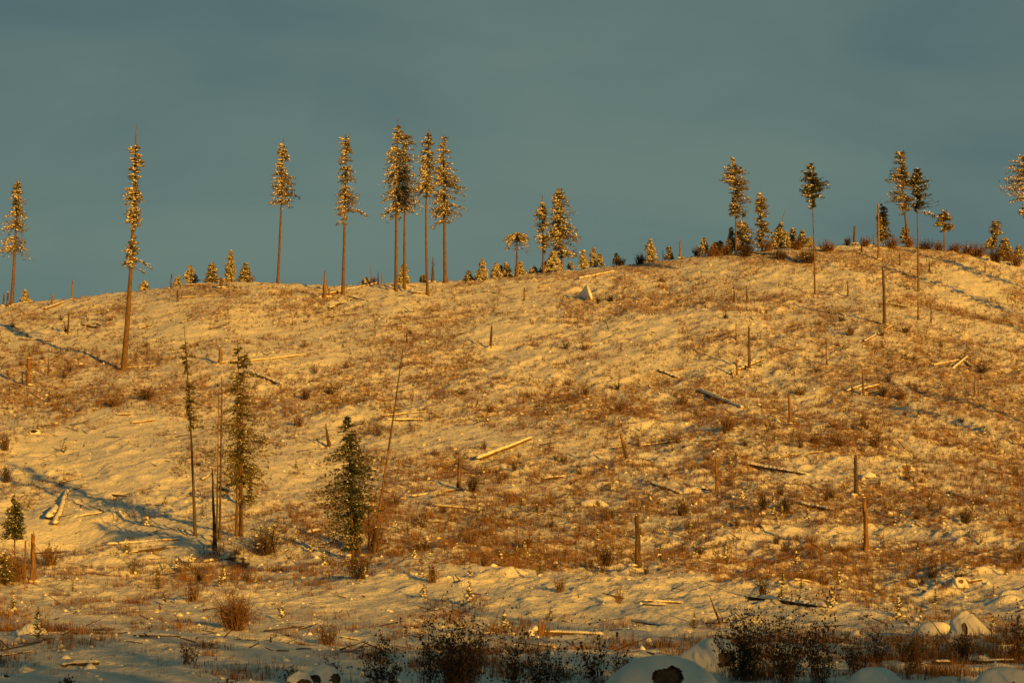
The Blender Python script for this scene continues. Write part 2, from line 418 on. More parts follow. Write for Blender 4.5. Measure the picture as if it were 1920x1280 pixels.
# ------------------------------------------------------------------ conifers
def conifer(name, label, px, py, ptop, prof, wpx=8, xtop=None, bow=0.0, nb=120, seed=1, cat='tree', group=None, droop=0.35, up=0.12,
            snow=(0.75, 0.35), needle='needle', bark='bark', nsize=1.0, npt=3, gap=0.35, extra=0.0, tip=True, dead=0, branches=(), snow_size=1.0, wmul=1.0):
    """prof: rows of (photo row, left half width, right half width), top to bottom, in photo pixels at the tree's distance."""
    r = np.random.default_rng(seed)
    p = at(px, py, extra)
    k = p[1] / F
    pbase = HOR - p[2] / k                        # row where the foot really stands
    Z = lambda row: (pbase - row) * k
    H = Z(ptop)
    xt = ((xtop if xtop is not None else px) - px) * k
    root = thing(name, label, cat, p, group)
    yb = r.normal() * 0.01 * H
    def axis(z):
        s = np.clip(z / H, 0, 1.0)
        return np.stack([xt * s + bow * k * np.sin(np.pi * s), yb * s, np.asarray(z, float)], -1)
    # trunk
    zs = np.concatenate([[-0.5, 0.0, 0.25], np.linspace(0.06, 1.0, 16) * H])
    r0 = wpx * k / 2 * .88
    rr = r0 * (1 - 0.80 * np.clip(zs / H, 0, 1) ** 0.9); rr[:2] *= 1.35; rr[2] *= 1.12; rr[-1] *= 0.25
    tr = MB()
    ax = axis(np.maximum(zs, -0.5)); ax[0, 2] = -0.5
    tube(tr, ax, np.maximum(rr, 0.012), 7, 0, jit=0.18, r=r)
    # stubs of lost branches on the bare stem
    prow = np.array([q[0] for q in prof], float)
    zlow = Z(prow[-1])
    ns = int(6 + dead)
    zz = r.uniform(0.25, 1.0, ns) * zlow
    ph = r.random(ns) * 6.28
    dd = np.stack([np.cos(ph), np.sin(ph), r.uniform(-0.3, 0.2, ns)], -1)
    blades(tr, axis(zz), unit(dd), r.uniform(3, 9 + 0.6 * dead, ns) * k, np.full(ns, 0.22 * k * 2), 0, r)
    tr.build('trunk', M[bark], root)
    # crown
    wl, wr = wmul * np.array([q[1] for q in prof], float), wmul * np.array([q[2] for q in prof], float)
    npt = npt + 2
    rows = np.linspace(prow[0], prow[-1], 200)
    wsum = np.interp(rows, prow, wl + wr) ** 0.7 + 0.5
    cdf = np.cumsum(wsum); cdf /= cdf[-1]
    nb = int(nb * 1.8)
    rb = np.interp(r.random(nb), cdf, rows)
    rb = rb + r.normal(size=nb) * 1.0
    rb = np.clip(rb, prow[0], prow[-1])
    phi = r.random(nb) * 2 * np.pi
    # gaps: sectors of whorls that are missing
    keep = vnoise(rb / 9.0 + seed * 3.1, phi * 1.1, seed) > (-0.5 + gap)
    rb, phi = rb[keep], phi[keep]; n = len(rb)
    cw = np.cos(phi)
    L = (np.interp(rb, prow, wl) * (1 - cw) / 2 + np.interp(rb, prow, wr) * (1 + cw) / 2) * k * r.uniform(0.8, 1.5, n)
    L = np.maximum(L, 0.06)
    kk = 7
    s = (np.arange(kk)[None, :] + r.random((n, kk))) / kk
    dirh = np.stack([np.cos(phi), np.sin(phi), np.zeros(n)], -1)
    base = axis(Z(rb))
    upv = up + 0.25 * (r.random(n) - 0.5) + 0.35 * sstep(0.75, 1.0, Z(rb) / H)
    drp = droop * r.uniform(0.6, 1.4, n)
    P = base[:, None, :] + dirh[:, None, :] * (L[:, None] * s)[..., None]
    P[..., 2] += L[:, None] * (upv[:, None] * s - drp[:, None] * s ** 2)
    cr = MB()
    # branch wood: thin blades from stem to tip
    tipv = P[:, -1] - base
    blades(cr, base, unit(tipv), np.linalg.norm(tipv, axis=1), np.full(n, 0.35 * k), 1, r)
    q = np.repeat(P.reshape(-1, 3), npt, axis=0)
    dh = np.repeat(np.repeat(dirh, kk, axis=0), npt, axis=0)
    m = len(q)
    th = r.uniform(-1.2, 1.2, m)
    d = np.stack([dh[:, 0] * np.cos(th) - dh[:, 1] * np.sin(th), dh[:, 0] * np.sin(th) + dh[:, 1] * np.cos(th), r.uniform(-0.75, 0.45, m)], -1)
    ln = nsize * k * r.uniform(2.2, 5.2, m)
    q = q + r.normal(size=(m, 3)) * 0.7 * k * nsize
    wd_ = ln * r.uniform(0.14, 0.28, m)
    fr = r.random(m) < np.repeat(np.repeat(np.where(cw < 0, snow[0], snow[1]), kk), npt) * .8
    blades(cr, q[~fr], unit(d[~fr]), ln[~fr], wd_[~fr], 0, r)
    blades(cr, q[fr] + np.array([0, 0, .4 * k]), unit(d[fr]), ln[fr] * .85, wd_[fr], 2, r)      # rimed sprays
    if tip:
        zt = np.linspace(Z(prow[0]), H * 0.995, 8); a = axis(zt)
        dt = unit(np.stack([r.normal(size=8), r.normal(size=8), r.uniform(0.2, 1.0, 8)], -1))
        blades(cr, a, dt, nsize * k * r.uniform(2, 4, 8), np.full(8, 0.8 * k), 0, r)
    cr.build('crown', [M[needle], M[bark], M['frost']], root)
    # snow lying on the boughs, thicker on the side the wind came from
    if max(snow) > 0:
        sm = MB()
        pl = np.where(cw < 0, snow[0], snow[1])[:, None] * np.ones((n, kk))
        pl = 1.25 * pl * (0.5 + 1.0 * (vnoise(np.repeat(rb[:, None], kk, 1) / 6 + 7, np.repeat(phi[:, None], kk, 1) * 2, seed + 5) + 0.5))
        pick = (r.random((n, kk)) < pl) & (s > 0.12)
        c = P[pick]; mm = len(c)
        a = k * snow_size * (0.7 + r.random(mm) ** 2 * 1.7)
        sz = np.stack([a * r.uniform(0.8, 1.3, mm), a, a * r.uniform(0.55, 1.0, mm)], -1)
        c[:, 2] += sz[:, 2] * 0.4
        lumps(sm, c, sz, 0, r)
        if mm: tag(sm.build('snow_load', M['snow'], root, smooth=True), kind='stuff')
    # single long boughs
    for (brow, dx, dy, dep, cl) in branches:
        bm = MB()
        st = axis(np.array([Z(brow)]))[0]
        en = st + np.array([dx * k, dep * k, -dy * k])
        ss = np.linspace(0, 1, 6)[:, None]
        pts = st + (en - st) * ss; pts[:, 2] += np.sin(ss[:, 0] * np.pi) * abs(dx) * k * 0.14
        tube(bm, pts, np.linspace(0.8, 0.25, 6) * k, 5, 1, r=r)
        nn = int(28 * cl)
        s0 = r.uniform(0.62 if cl < 2 else 0.35, 1.0, nn)
        qq = st + (en - st) * s0[:, None]; qq[:, 2] += np.sin(s0 * np.pi) * abs(dx) * k * 0.14
        qq += r.normal(size=(nn, 3)) * 1.6 * k
        dn = unit(np.stack([np.sign(dx) * r.uniform(-0.2, 1, nn), r.normal(size=nn), r.uniform(-1.2, .4, nn)], -1))
        blades(bm, qq, dn, k * r.uniform(2.5, 6, nn), k * r.uniform(0.6, 1.3, nn), 0, r)
        h = nn // 3
        a = k * r.uniform(0.8, 2.0, h)
        lumps(bm, qq[:h] + np.array([0, 0, 1.2 * k]), np.stack([a * 1.2, a, a * .6], -1), 2, r)
        bm.build('branch', [M[needle], M[bark], M['snow']], root)
    return root

SP = 'snow-laden spruces on the brow of the hill'
def P_(y0, y1, w0, w1, shape=1.0, n=9, asym=0.0, wob=0.25, seed=0):
    """A ragged spire profile between two photo rows."""
    r = np.random.default_rng(seed + 500)
    o = []
    for i in range(n):
        s = i / (n - 1)
        w = w0 + (w1 - w0) * s ** shape
        o.append((y0 + (y1 - y0) * s, w * (1 - asym) * (1 + wob * r.normal() * .6), w * (1 + asym) * (1 + wob * r.normal() * .6)))
    return o

conifer('spruce_tree', 'snowy spruce with long bare stem at the far left end of the brow', 22, 571, 338, P_(340, 470, 3, 26, .8, 9, 0, .25, 1), 8, 33, 1, 130, 101, group=SP, droop=.55)
conifer('spruce_tree', 'tallest tree, leaning slightly, crown of ragged clumps and a bare needle-thin tip', 232, 695, 232,
        [(272, 3, 4), (280, 9, 8), (292, 11, 9), (303, 6, 14), (312, 7, 15), (322, 9, 8), (338, 11, 10), (345, 3, 3), (350, 16, 4), (358, 16, 6), (372, 13, 12), (380, 14, 12), (386, 4, 4),
         (395, 12, 10), (410, 14, 12), (420, 13, 12), (424, 2, 2), (432, 12, 1), (438, 1, 1), (458, 8, 10), (472, 14, 12), (480, 9, 10), (490, 10, 9), (498, 15, 4), (503, 3, 3)],
        13, 255, 4, 190, 102, group=None, droop=.25, npt=4, gap=.22, tip=False, dead=10, branches=[(486, 39, 20, 6, 2), (505, 28, 8, -4, 1)], snow_size=1.2)
conifer('spruce_tree', 'spruce on a bare dark stem, short narrow crown, left of the ridge group', 521, 531, 257, P_(266, 383, 5, 20, .9, 9, .1, .3, 3), 7, 531, 1, 120, 103, group=SP, droop=.35, tip=True, branches=[(362, 34, 10, 4, 2)])
conifer('spruce_tree', 'spruce with thin ragged crown and one bough sticking out low on the right', 643, 554, 252, [(254, 3, 6), (262, 9, 8), (270, 8, 5), (285, 7, 10), (300, 9, 9), (330, 10, 16), (350, 10, 20), (366, 12, 24), (372, 10, 26), (385, 17, 18), (395, 14, 10), (408, 4, 5), (420, 3, 3)],
        7.5, 648, 1, 140, 104, group=SP, droop=.45, branches=[(394, 42, 12, 6, 3), (410, -17, 12, 3, 1)])
conifer('spruce_tree', 'left one of the tight pair of spruces, wide crown with thin spike on top', 743, 540, 222, [(238, 3, 4), (250, 11, 9), (270, 10, 8), (292, 20, 10), (310, 18, 14), (333, 24, 16), (355, 22, 18), (375, 22, 20), (395, 20, 16), (405, 16, 8)],
        8, 746, -1, 170, 105, group=SP, droop=.5, branches=[(388, -26, 18, 4, 2)], extra=-3)
conifer('spruce_tree', 'right one of the tight pair of spruces, greener crown on a straight orange stem', 758, 548, 250, [(253, 4, 6), (268, 6, 16), (280, 6, 14), (300, 8, 16), (325, 12, 22), (345, 14, 25), (365, 16, 28), (380, 16, 30), (395, 14, 10)],
        7.5, 762, -1, 150, 106, group=SP, droop=.5, snow=(.5, .35), extra=3)
conifer('spruce_tree', 'slim spruce with curved stem standing just left of the broadest ridge spruce', 802, 553, 242, [(250, 3, 3), (262, 8, 6), (275, 12, 8), (298, 15, 9), (325, 10, 14), (340, 20, 14), (355, 18, 12), (365, 10, 8), (372, 7, 4)],
        7, 804, -4, 130, 107, group=SP, droop=.45)
conifer('spruce_tree', 'broadest ridge spruce, heavy snowy crown right end of the ridge group', 835, 528, 250, [(258, 5, 6), (275, 10, 8), (300, 16, 12), (320, 14, 22), (335, 14, 26), (355, 18, 34), (375, 22, 30), (393, 22, 36), (405, 20, 18), (416, 12, 6)],
        8.5, 831, 0, 200, 108, group=SP, droop=.4, branches=[(408, -22, 20, 3, 1.5)])
conifer('spruce_tree', 'umbrella-topped spruce with drooping snowy boughs and no tip', 969, 518, 436, [(438, 8, 8), (443, 18, 20), (448, 19, 26)],
        7, 970, 0, 70, 109, group=None, droop=1.15, up=.3, tip=False, npt=4, snow=(.8, .55))
conifer('spruce_tree', 'thin half-bare spruce with side boughs next to the dense spruce', 1019, 511, 366, [(380, 2, 2), (390, 6, 6), (400, 16, 8), (412, 10, 8), (419, 22, 16), (424, 6, 6), (435, 10, 8), (445, 14, 10), (452, 10, 8), (462, 6, 4), (474, 10, 2)],
        5.5, 1017, 0, 90, 110, group=SP, droop=.35, gap=.3, extra=-3)
conifer('spruce_tree', 'dense cone-shaped spruce with short stem on the middle brow', 1054, 507, 354, [(356, 3, 4), (370, 10, 11), (392, 14, 24), (412, 16, 16), (425, 18, 22), (440, 20, 32), (455, 20, 30), (465, 16, 32), (478, 12, 22), (482, 6, 8)],
        6, 1049, 0, 210, 111, group=SP, droop=.3, snow=(.65, .35), extra=3)
conifer('pine_tree', 'tall tree with rounded snowy head and wind-flagged boughs on the right', 1380, 478, 297, [(299, 4, 4), (312, 10, 10), (325, 20, 16), (340, 20, 20), (352, 20, 24), (360, 22, 22), (364, 1, 6), (370, 2, 22), (382, 6, 25), (394, 8, 22), (402, 8, 18), (408, 2, 4)],
        4.5, 1376, 1, 170, 112, group='lone trees on the right-hand brow', droop=.15, up=.2, snow=(.75, .18), needle='needle_olive')
conifer('spruce_tree', 'narrow grey-green spruce feathered to the ground, right of the flagged tree', 1429, 471, 360, P_(362, 462, 4, 11, .35, 9, .15, .3, 13), 4, 1426, 0, 110, 113, group='lone trees on the right-hand brow', droop=.25, snow=(.5, .3), needle='needle_olive')
conifer('pine_tree', 'slender tree with dark spearhead crown and long thin stem', 1528, 552, 307, [(309, 2, 3), (322, 10, 7), (335, 12, 8), (345, 16, 16), (355, 17, 24), (362, 16, 22), (370, 14, 6), (373, 8, 2), (388, 6, 3), (392, 7, 2)],
        4.5, 1520, 1, 150, 114, group='lone trees on the right-hand brow', droop=.1, up=.3, needle='needle_dark', snow=(.4, .06), branches=[(376, 22, -6, 3, 1)])
conifer('pine_tree', 'tall ragged tree on the right brow, snow along its left boughs', 1704, 459, 285, [(287, 6, 8), (295, 9, 7), (305, 10, 4), (318, 22, 10), (328, 20, 10), (343, 34, 12), (352, 32, 14), (365, 20, 16), (380, 30, 18), (390, 8, 14), (396, 6, 12), (404, 10, 8)],
        6, 1689, -2, 150, 115, group='lone trees on the right-hand brow', droop=.12, up=.16, snow=(.5, .2), needle='needle_olive')
conifer('pine_tree', 'dark flagged tree with boughs only on its right, in front of the ragged tree', 1722, 546, 317, [(319, 4, 4), (330, 7, 7), (342, 9, 22), (355, 8, 14), (365, 6, 14), (376, 3, 28), (380, 3, 8), (388, 2, 34), (393, 2, 26), (396, 1, 2)],
        4.5, 1717, 1, 120, 116, group='lone trees on the right-hand brow', droop=-.1, up=.06, snow=(.2, .12), needle='needle_dark', branches=[(400, 36, 8, 2, 3)])
conifer('pine_tree', 'small lollipop-shaped tree with round snowy head right of the dark flagged tree', 1771, 471, 394, [(396, 3, 4), (404, 9, 9), (415, 12, 14), (425, 16, 14), (433, 13, 7)],
        3.5, 1769, 0, 90, 117, group='lone trees on the right-hand brow', droop=.2, snow=(.6, .3), needle='needle_olive')
conifer('pine_tree', 'large-headed tree cut by the right edge of the picture', 1924, 492, 295, [(297, 10, 10), (312, 30, 22), (330, 32, 26), (345, 34, 28), (358, 40, 26), (370, 26, 24), (378, 20, 10), (382, 2, 2), (400, 12, 16), (406, 14, 10)],
        6, 1921, 0, 180, 118, group='lone trees on the right-hand brow', droop=.2, snow=(.75, .4), needle='needle_olive')
conifer('spruce_tree', 'faint feathery spruce directly behind a tall stub on the right brow', 1657, 458, 383, P_(385, 455, 5, 11, .5, 8, .2, .2, 19), 3, 1652, 0, 90, 119, group='lone trees on the right-hand brow', snow=(.35, .3), needle='needle_olive', extra=6)
conifer('spruce_tree', 'small pale spruce half hidden behind the foot of the ragged tree', 1698, 460, 424, P_(426, 458, 3, 9, .6, 7, 0, .2, 20), 2.5, 1697, 0, 45, 120, group='lone trees on the right-hand brow', snow=(.4, .3), extra=7)
conifer('pine_tree', 'crooked little pine with lopsided snowy head near the right edge', 1858, 476, 414, [(416, 4, 6), (425, 10, 10), (435, 8, 12), (445, 3, 4), (448, 12, 8), (458, 14, 6), (466, 12, 5)], 3, 1868, 0, 80, 121, group='lone trees on the right-hand brow', snow=(.7, .35), needle='needle_olive')
conifer('spruce_tree', 'leaning broken-looking spruce with a bare tip tilted to the right', 1449, 468, 393, [(418, 3, 3), (426, 6, 4), (435, 8, 6), (448, 8, 8), (462, 9, 9)], 3, 1472, 0, 60, 122, group='lone trees on the right-hand brow', snow=(.8, .5))
conifer('spruce_tree', 'bushy dark spruce at the foot of the rounded flagged tree', 1394, 474, 400, [(402, 3, 4), (415, 8, 8), (425, 8, 10), (436, 12, 24), (446, 12, 22), (455, 10, 16), (468, 12, 14)], 4, 1392, 0, 130, 123, group='lone trees on the right-hand brow', snow=(.4, .25))

# small spruces along the skyline: column, row of foot, height, half width, snowy?, extra distance, label
SK = 'young spruces along the skyline'
small = [
 (48, 570, 26, 9, 1, 2, 'tiny snowy spruce beside the foot of the far left bare-stemmed spruce'),
 (271, 546, 19, 9, 1, 2, 'stubby snowy spruce on the skyline right of the tallest tree'),
 (333, 537, 19, 6, 1, 3, 'very small snowy spruce left of a row of four on the left brow'),
 (358, 532, 34, 11, 1, 3, 'brightest snowy spruce, first in the row of four on the left brow'),
 (398, 530, 37, 11, 0, 3, 'darker squat spruce, second in the row of four on the left brow'),
 (432, 529, 60, 11, 1, 3, 'tallest snow-flecked spruce in the row of four on the left brow'),
 (461, 530, 38, 12, 0, 3, 'greenish spruce, last in the row of four on the left brow'),
 (757, 538, 42, 11, 1, 6, 'bushy snowy spruce between the stems of the tight pair'),
 (793, 530, 14, 6, 0, 4, 'tiny dark spruce left of the curved stem of the slim spruce'),
 (879, 529, 21, 8, 0, 4, 'small dark spruce by itself right of the broadest ridge spruce'),
 (904, 528, 42, 13, 2, 3, 'bright white young spruce between the dark one and a close trio'),
 (930, 523, 30, 9, 2, 3, 'left snowy one of the close trio of young spruces'),
 (938, 522, 24, 7, 0, 5, 'dark middle one of the close trio of young spruces'),
 (950, 521, 28, 9, 0, 4, 'right dim one of the close trio of young spruces'),
 (974, 517, 26, 11, 1, 5, 'snowy young spruce behind the stem of the umbrella-topped spruce'),
 (1002, 513, 14, 8, 1, 3, 'low snowy spruce just left of the thin half-bare spruce'),
 (1021, 511, 20, 8, 0, 3, 'dark low spruce against the foot of the thin half-bare spruce'),
 (1037, 509, 38, 16, 2, 4, 'wide bright spruce between the half-bare and the dense spruce'),
 (1071, 506, 14, 6, 2, 3, 'tiny white spruce right of the dense spruce'),
 (1094, 504, 35, 9, 2, 3, 'pointed snowy spruce standing alone right of the dense spruce'),
 (1112, 501, 36, 8, 1, 3, 'left taller one of two touching spruces on the middle skyline'),
 (1125, 500, 24, 7, 1, 4, 'right shorter one of two touching spruces on the middle skyline'),
 (1156, 497, 22, 7, 1, 3, 'small snowy spruce beside a brown bush on the middle skyline'),
 (1218, 492, 46, 11, 2, 2, 'shapely golden spruce standing alone on the middle skyline'),
 (1255, 487, 24, 7, 0, 3, 'small grey spruce right of the lone golden spruce'),
 (1320, 476, 30, 8, 1, 2, 'small snowy spruce where the right-hand brush begins'),
 (1340, 474, 20, 9, 0, 3, 'low dim spruce in brush left of the flagged tree'),
 (1352, 473, 22, 7, 1, 4, 'low snowy spruce in brush left of the flagged tree'),
 (1371, 473, 46, 9, 1, 2, 'snowy spruce touching the stem of the flagged tree on its left'),
 (1464, 467, 36, 8, 0, 4, 'dark spruce right behind the leaning broken-looking spruce'),
 (1475, 466, 32, 8, 1, 3, 'snow-flecked spruce, left in the cluster before the spearhead tree'),
 (1487, 466, 38, 7, 0, 5, 'thin dark spruce, middle in the cluster before the spearhead tree'),
 (1503, 465, 34, 9, 0, 3, 'fuller spruce, right in the cluster before the spearhead tree'),
 (1518, 463, 18, 7, 2, 3, 'low white spruce by the stem of the spearhead tree'),
 (1884, 482, 36, 15, 1, 2, 'broad snowy bushy spruce right of the crooked little pine'),
 (1909, 482, 22, 9, 1, 3, 'small snowy spruce near the foot of the edge tree'),
 (688, 533, 12, 9, 1, 2, 'knee-high snowy spruce among ridge slash between two tall spruces')]
for i, (x, y, h, w, sn, ex, lab) in enumerate(small):
    conifer('young_spruce', lab, x, y, y - h, P_(y - h + 1, y - 2, 1.5, w, .75, 8, 0, .3, i), 2.2, x + (i % 3 - 1), 0, 34 + int(h * w / 5), 300 + i, group=SK,
            droop=.25, up=.1, snow=[(.55, .4), (1.1, .8), (1.4, 1.2)][sn], needle='needle' if sn == 0 else 'needle_olive', npt=4, gap=.15, extra=ex, snow_size=.8, nsize=.75)

# the trees in the middle of the slope
conifer('spruce_tree', 'thin dead-looking spruce pole with sparse needles, left of the middle clump', 366, 1004, 606, [(640, 2, 5), (660, 9, 12), (676, 8, 16), (690, 3, 4), (720, 4, 14), (745, 6, 20), (770, 4, 22), (800, 3, 18), (812, 2, 12)],
        7, 345, 2, 75, 131, group=None, droop=.35, snow=(.10, .05), needle='needle_olive', bark='bark_dark', nsize=1.0, npt=4, gap=.30, dead=22, tip=False)
conifer('spruce_tree', 'left tall spruce of the middle clump with sparse dark drooping crown', 443, 1008, 636, [(650, 2, 2), (668, 10, 9), (690, 12, 8), (715, 14, 12), (740, 18, 10), (770, 22, 14), (800, 30, 16), (830, 36, 18), (860, 36, 18), (890, 34, 20), (910, 12, 10)],
        6.5, 446, 2, 190, 132, group='trees of the middle clump', droop=.35, snow=(.16, .12), needle='needle', bark='bark', nsize=1.15, npt=3, gap=.44, dead=30, wmul=1.3)
conifer('spruce_tree', 'right tall spruce of the middle clump, crown fuller on the right', 454, 1006, 652, [(662, 2, 2), (690, 8, 14), (720, 10, 20), (750, 12, 24), (780, 16, 26), (810, 18, 32), (840, 20, 38), (870, 18, 40), (900, 16, 34), (925, 8, 20), (945, 4, 30)],
        6, 459, -2, 190, 133, group='trees of the middle clump', droop=.4, snow=(.14, .12), needle='needle', bark='bark', nsize=1.15, npt=3, gap=.44, dead=30, wmul=1.3)
conifer('spruce_tree', 'full dark green spruce with one low ragged skirt, right of the middle clump', 662, 1068, 778, [(782, 3, 3), (800, 10, 9), (825, 26, 18), (850, 38, 32), (875, 50, 42), (900, 56, 48), (920, 60, 50), (945, 54, 40), (960, 30, 24), (985, 40, 12), (1005, 28, 14), (1030, 16, 12)],
        7, 650, 2, 350, 134, group=None, droop=.4, up=.18, snow=(.17, .08), needle='needle_dark', bark='bark', nsize=1.1, npt=4, gap=.33, dead=10)
conifer('spruce_tree', 'small dark spruce on a thin stem at the left edge by the rail-like log', 27, 1092, 924, [(928, 2, 2), (940, 5, 6), (960, 14, 12), (980, 18, 16), (998, 20, 16), (1010, 24, 10)],
        5, 28, 0, 130, 135, group=None, droop=.3, up=.2, snow=(.3, .15), needle='needle_dark', bark='bark', nsize=1.0, npt=4, gap=.25, dead=8)
conifer('spruce_tree', 'bent dead sapling with tufts of brown needles right of the middle clump', 470, 950, 858, [(862, 2, 3), (880, 3, 14), (900, 3, 12), (915, 4, 16), (938, 6, 16)],
        3, 468, 2, 36, 136, group=None, droop=.4, snow=(.15, .1), needle='needle_olive', bark='bark_dark', npt=4, gap=.2, dead=6)
conifer('spruce_tree', 'small bushy green spruce at the lower left edge beneath the thin-stemmed one', 12, 1098, 1034, [(1037, 5, 4), (1050, 14, 10), (1068, 20, 16), (1088, 22, 18)], 4, 10, 0, 100, 137, group=None, droop=.3, snow=(.2, .1), needle='needle_olive', npt=4)

# off the right edge of the picture: the trees whose shadows cross the slope
for q, (x, y, h) in enumerate([(2030, 575, 250), (2090, 640, 330), (2150, 850, 330), (2010, 858, 240), (2200, 720, 300)]):
    conifer('spruce_tree', ['medium spruce standing outside the right edge on the upper slope', 'tallest spruce standing outside the right edge, upper middle slope', 'tall spruce standing outside the right edge, lowest of its group', 'shortest spruce standing just outside the right edge, lower slope', 'spruce standing farthest outside the right edge of the picture'][q], x, y, y - h, P_(y - h + 5, y - h * .4, 4, 30, .8, 9, 0, .2, q + 60), 8, x + 4, 0, 90, 160 + q, group='spruces beyond the right edge')

# ------------------------------------------------------------------ high stubs, poles and stumps
def stub(px, py, ptop, wpx, label, xtop=None, m='bark', name='dead_stub', cat='tree stub', style='broken', group='dead stubs on the cut slope', snow=True, extra=0.0, twigs=2, seed=None, bow=0.0, w_patch=True):
    r = np.random.default_rng(seed or int(px * 7 + py))
    p = at(px, py, extra); k = p[1] / F
    pb = HOR - p[2] / k
    H = (pb - ptop) * k; xt = ((px if xtop is None else xtop) - px) * k
    root = thing(name, label, cat, p, group)
    n = 9
    s = np.linspace(0, 1, n); z = s * H; z[0] = -0.4
    ax = np.stack([xt * s + bow * k * np.sin(np.pi * s) + r.normal(size=n) * 0.12 * wpx * k * .4, r.normal(size=n) * .03, z], -1)
    r0 = wpx * k / 2
    end = {'broken': .78, 'pointed': .25, 'pole': .35}[style]
    rr = r0 * (1.15 - (1.15 - end) * s); rr[0] *= 1.6; rr[1] *= 1.08
    mb = MB()
    tube(mb, ax, rr, 8, 0, jit=.25, r=r, jag=r0 * (1.8 if style != 'pole' else .5))
    if w_patch and wpx > 2.5:
        g_ = mb.m[0].reshape(n - 1, 8); a0 = r.integers(0, 6)
        g_[a0:a0 + r.integers(2, 5), (np.arange(3) + r.integers(0, 8)) % 8] = 1      # bark peeled off in a strip
    if H > 1.0:
        nn = int(4 + H)
        zz = r.uniform(.2, .95, nn); ph = r.random(nn) * 6.28
        c = np.stack([np.interp(zz * H, z, ax[:, 0]), np.interp(zz * H, z, ax[:, 1]), zz * H], -1)
        dd = unit(np.stack([np.cos(ph), np.sin(ph), r.uniform(-.3, .5, nn)], -1))
        blades(mb, c, dd, r.uniform(1.4, 4.0, nn) * r0 + .06, np.full(nn, r0 * .26), 0, r)
    if m == 'bark': m = 'stub_bark'
    mb.build('trunk', [M[m], M['wood_orange' if m != 'wood_orange' else 'bark_dark']], root)
    # splintered heartwood at the break
    if style != 'pole' and wpx * k > .09:
        sp = MB(); q = 5
        ph = r.random(q) * 6.28
        b0 = np.stack([np.cos(ph) * r0 * end * .5, np.sin(ph) * r0 * end * .5, np.zeros(q)], -1) + ax[-1] - np.array([0, 0, r0 * .3])
        blades(sp, b0, unit(np.stack([r.normal(size=q) * .12, r.normal(size=q) * .12, np.ones(q)], -1)), r.uniform(1.2, 3.2, q) * r0, np.full(q, r0 * .35), 0, r)
        sp.build('splinter', M['wood_orange'], root)
    if snow:
        sm = MB()
        a = max(r0 * end, .03)
        c = ax[-1][None] + np.stack([r.normal(size=3) * a * .3, r.normal(size=3) * a * .3, np.full(3, a * .3)], -1)
        lumps(sm, c, np.stack([np.full(3, a * .8), np.full(3, a * .8), np.full(3, a * .55)], -1), 0, r)
        # snow drifted round the foot
        c = np.stack([r.normal(size=4) * r0 * 1.6, r.normal(size=4) * r0 * 1.6, np.full(4, .02)], -1)
        lumps(sm, c, np.stack([np.full(4, r0 * 1.8), np.full(4, r0 * 1.8), np.full(4, r0 * .7)], -1), 0, r)
        tag(sm.build('snow_cap', M['snow'], root, smooth=True), kind='stuff')
    return root

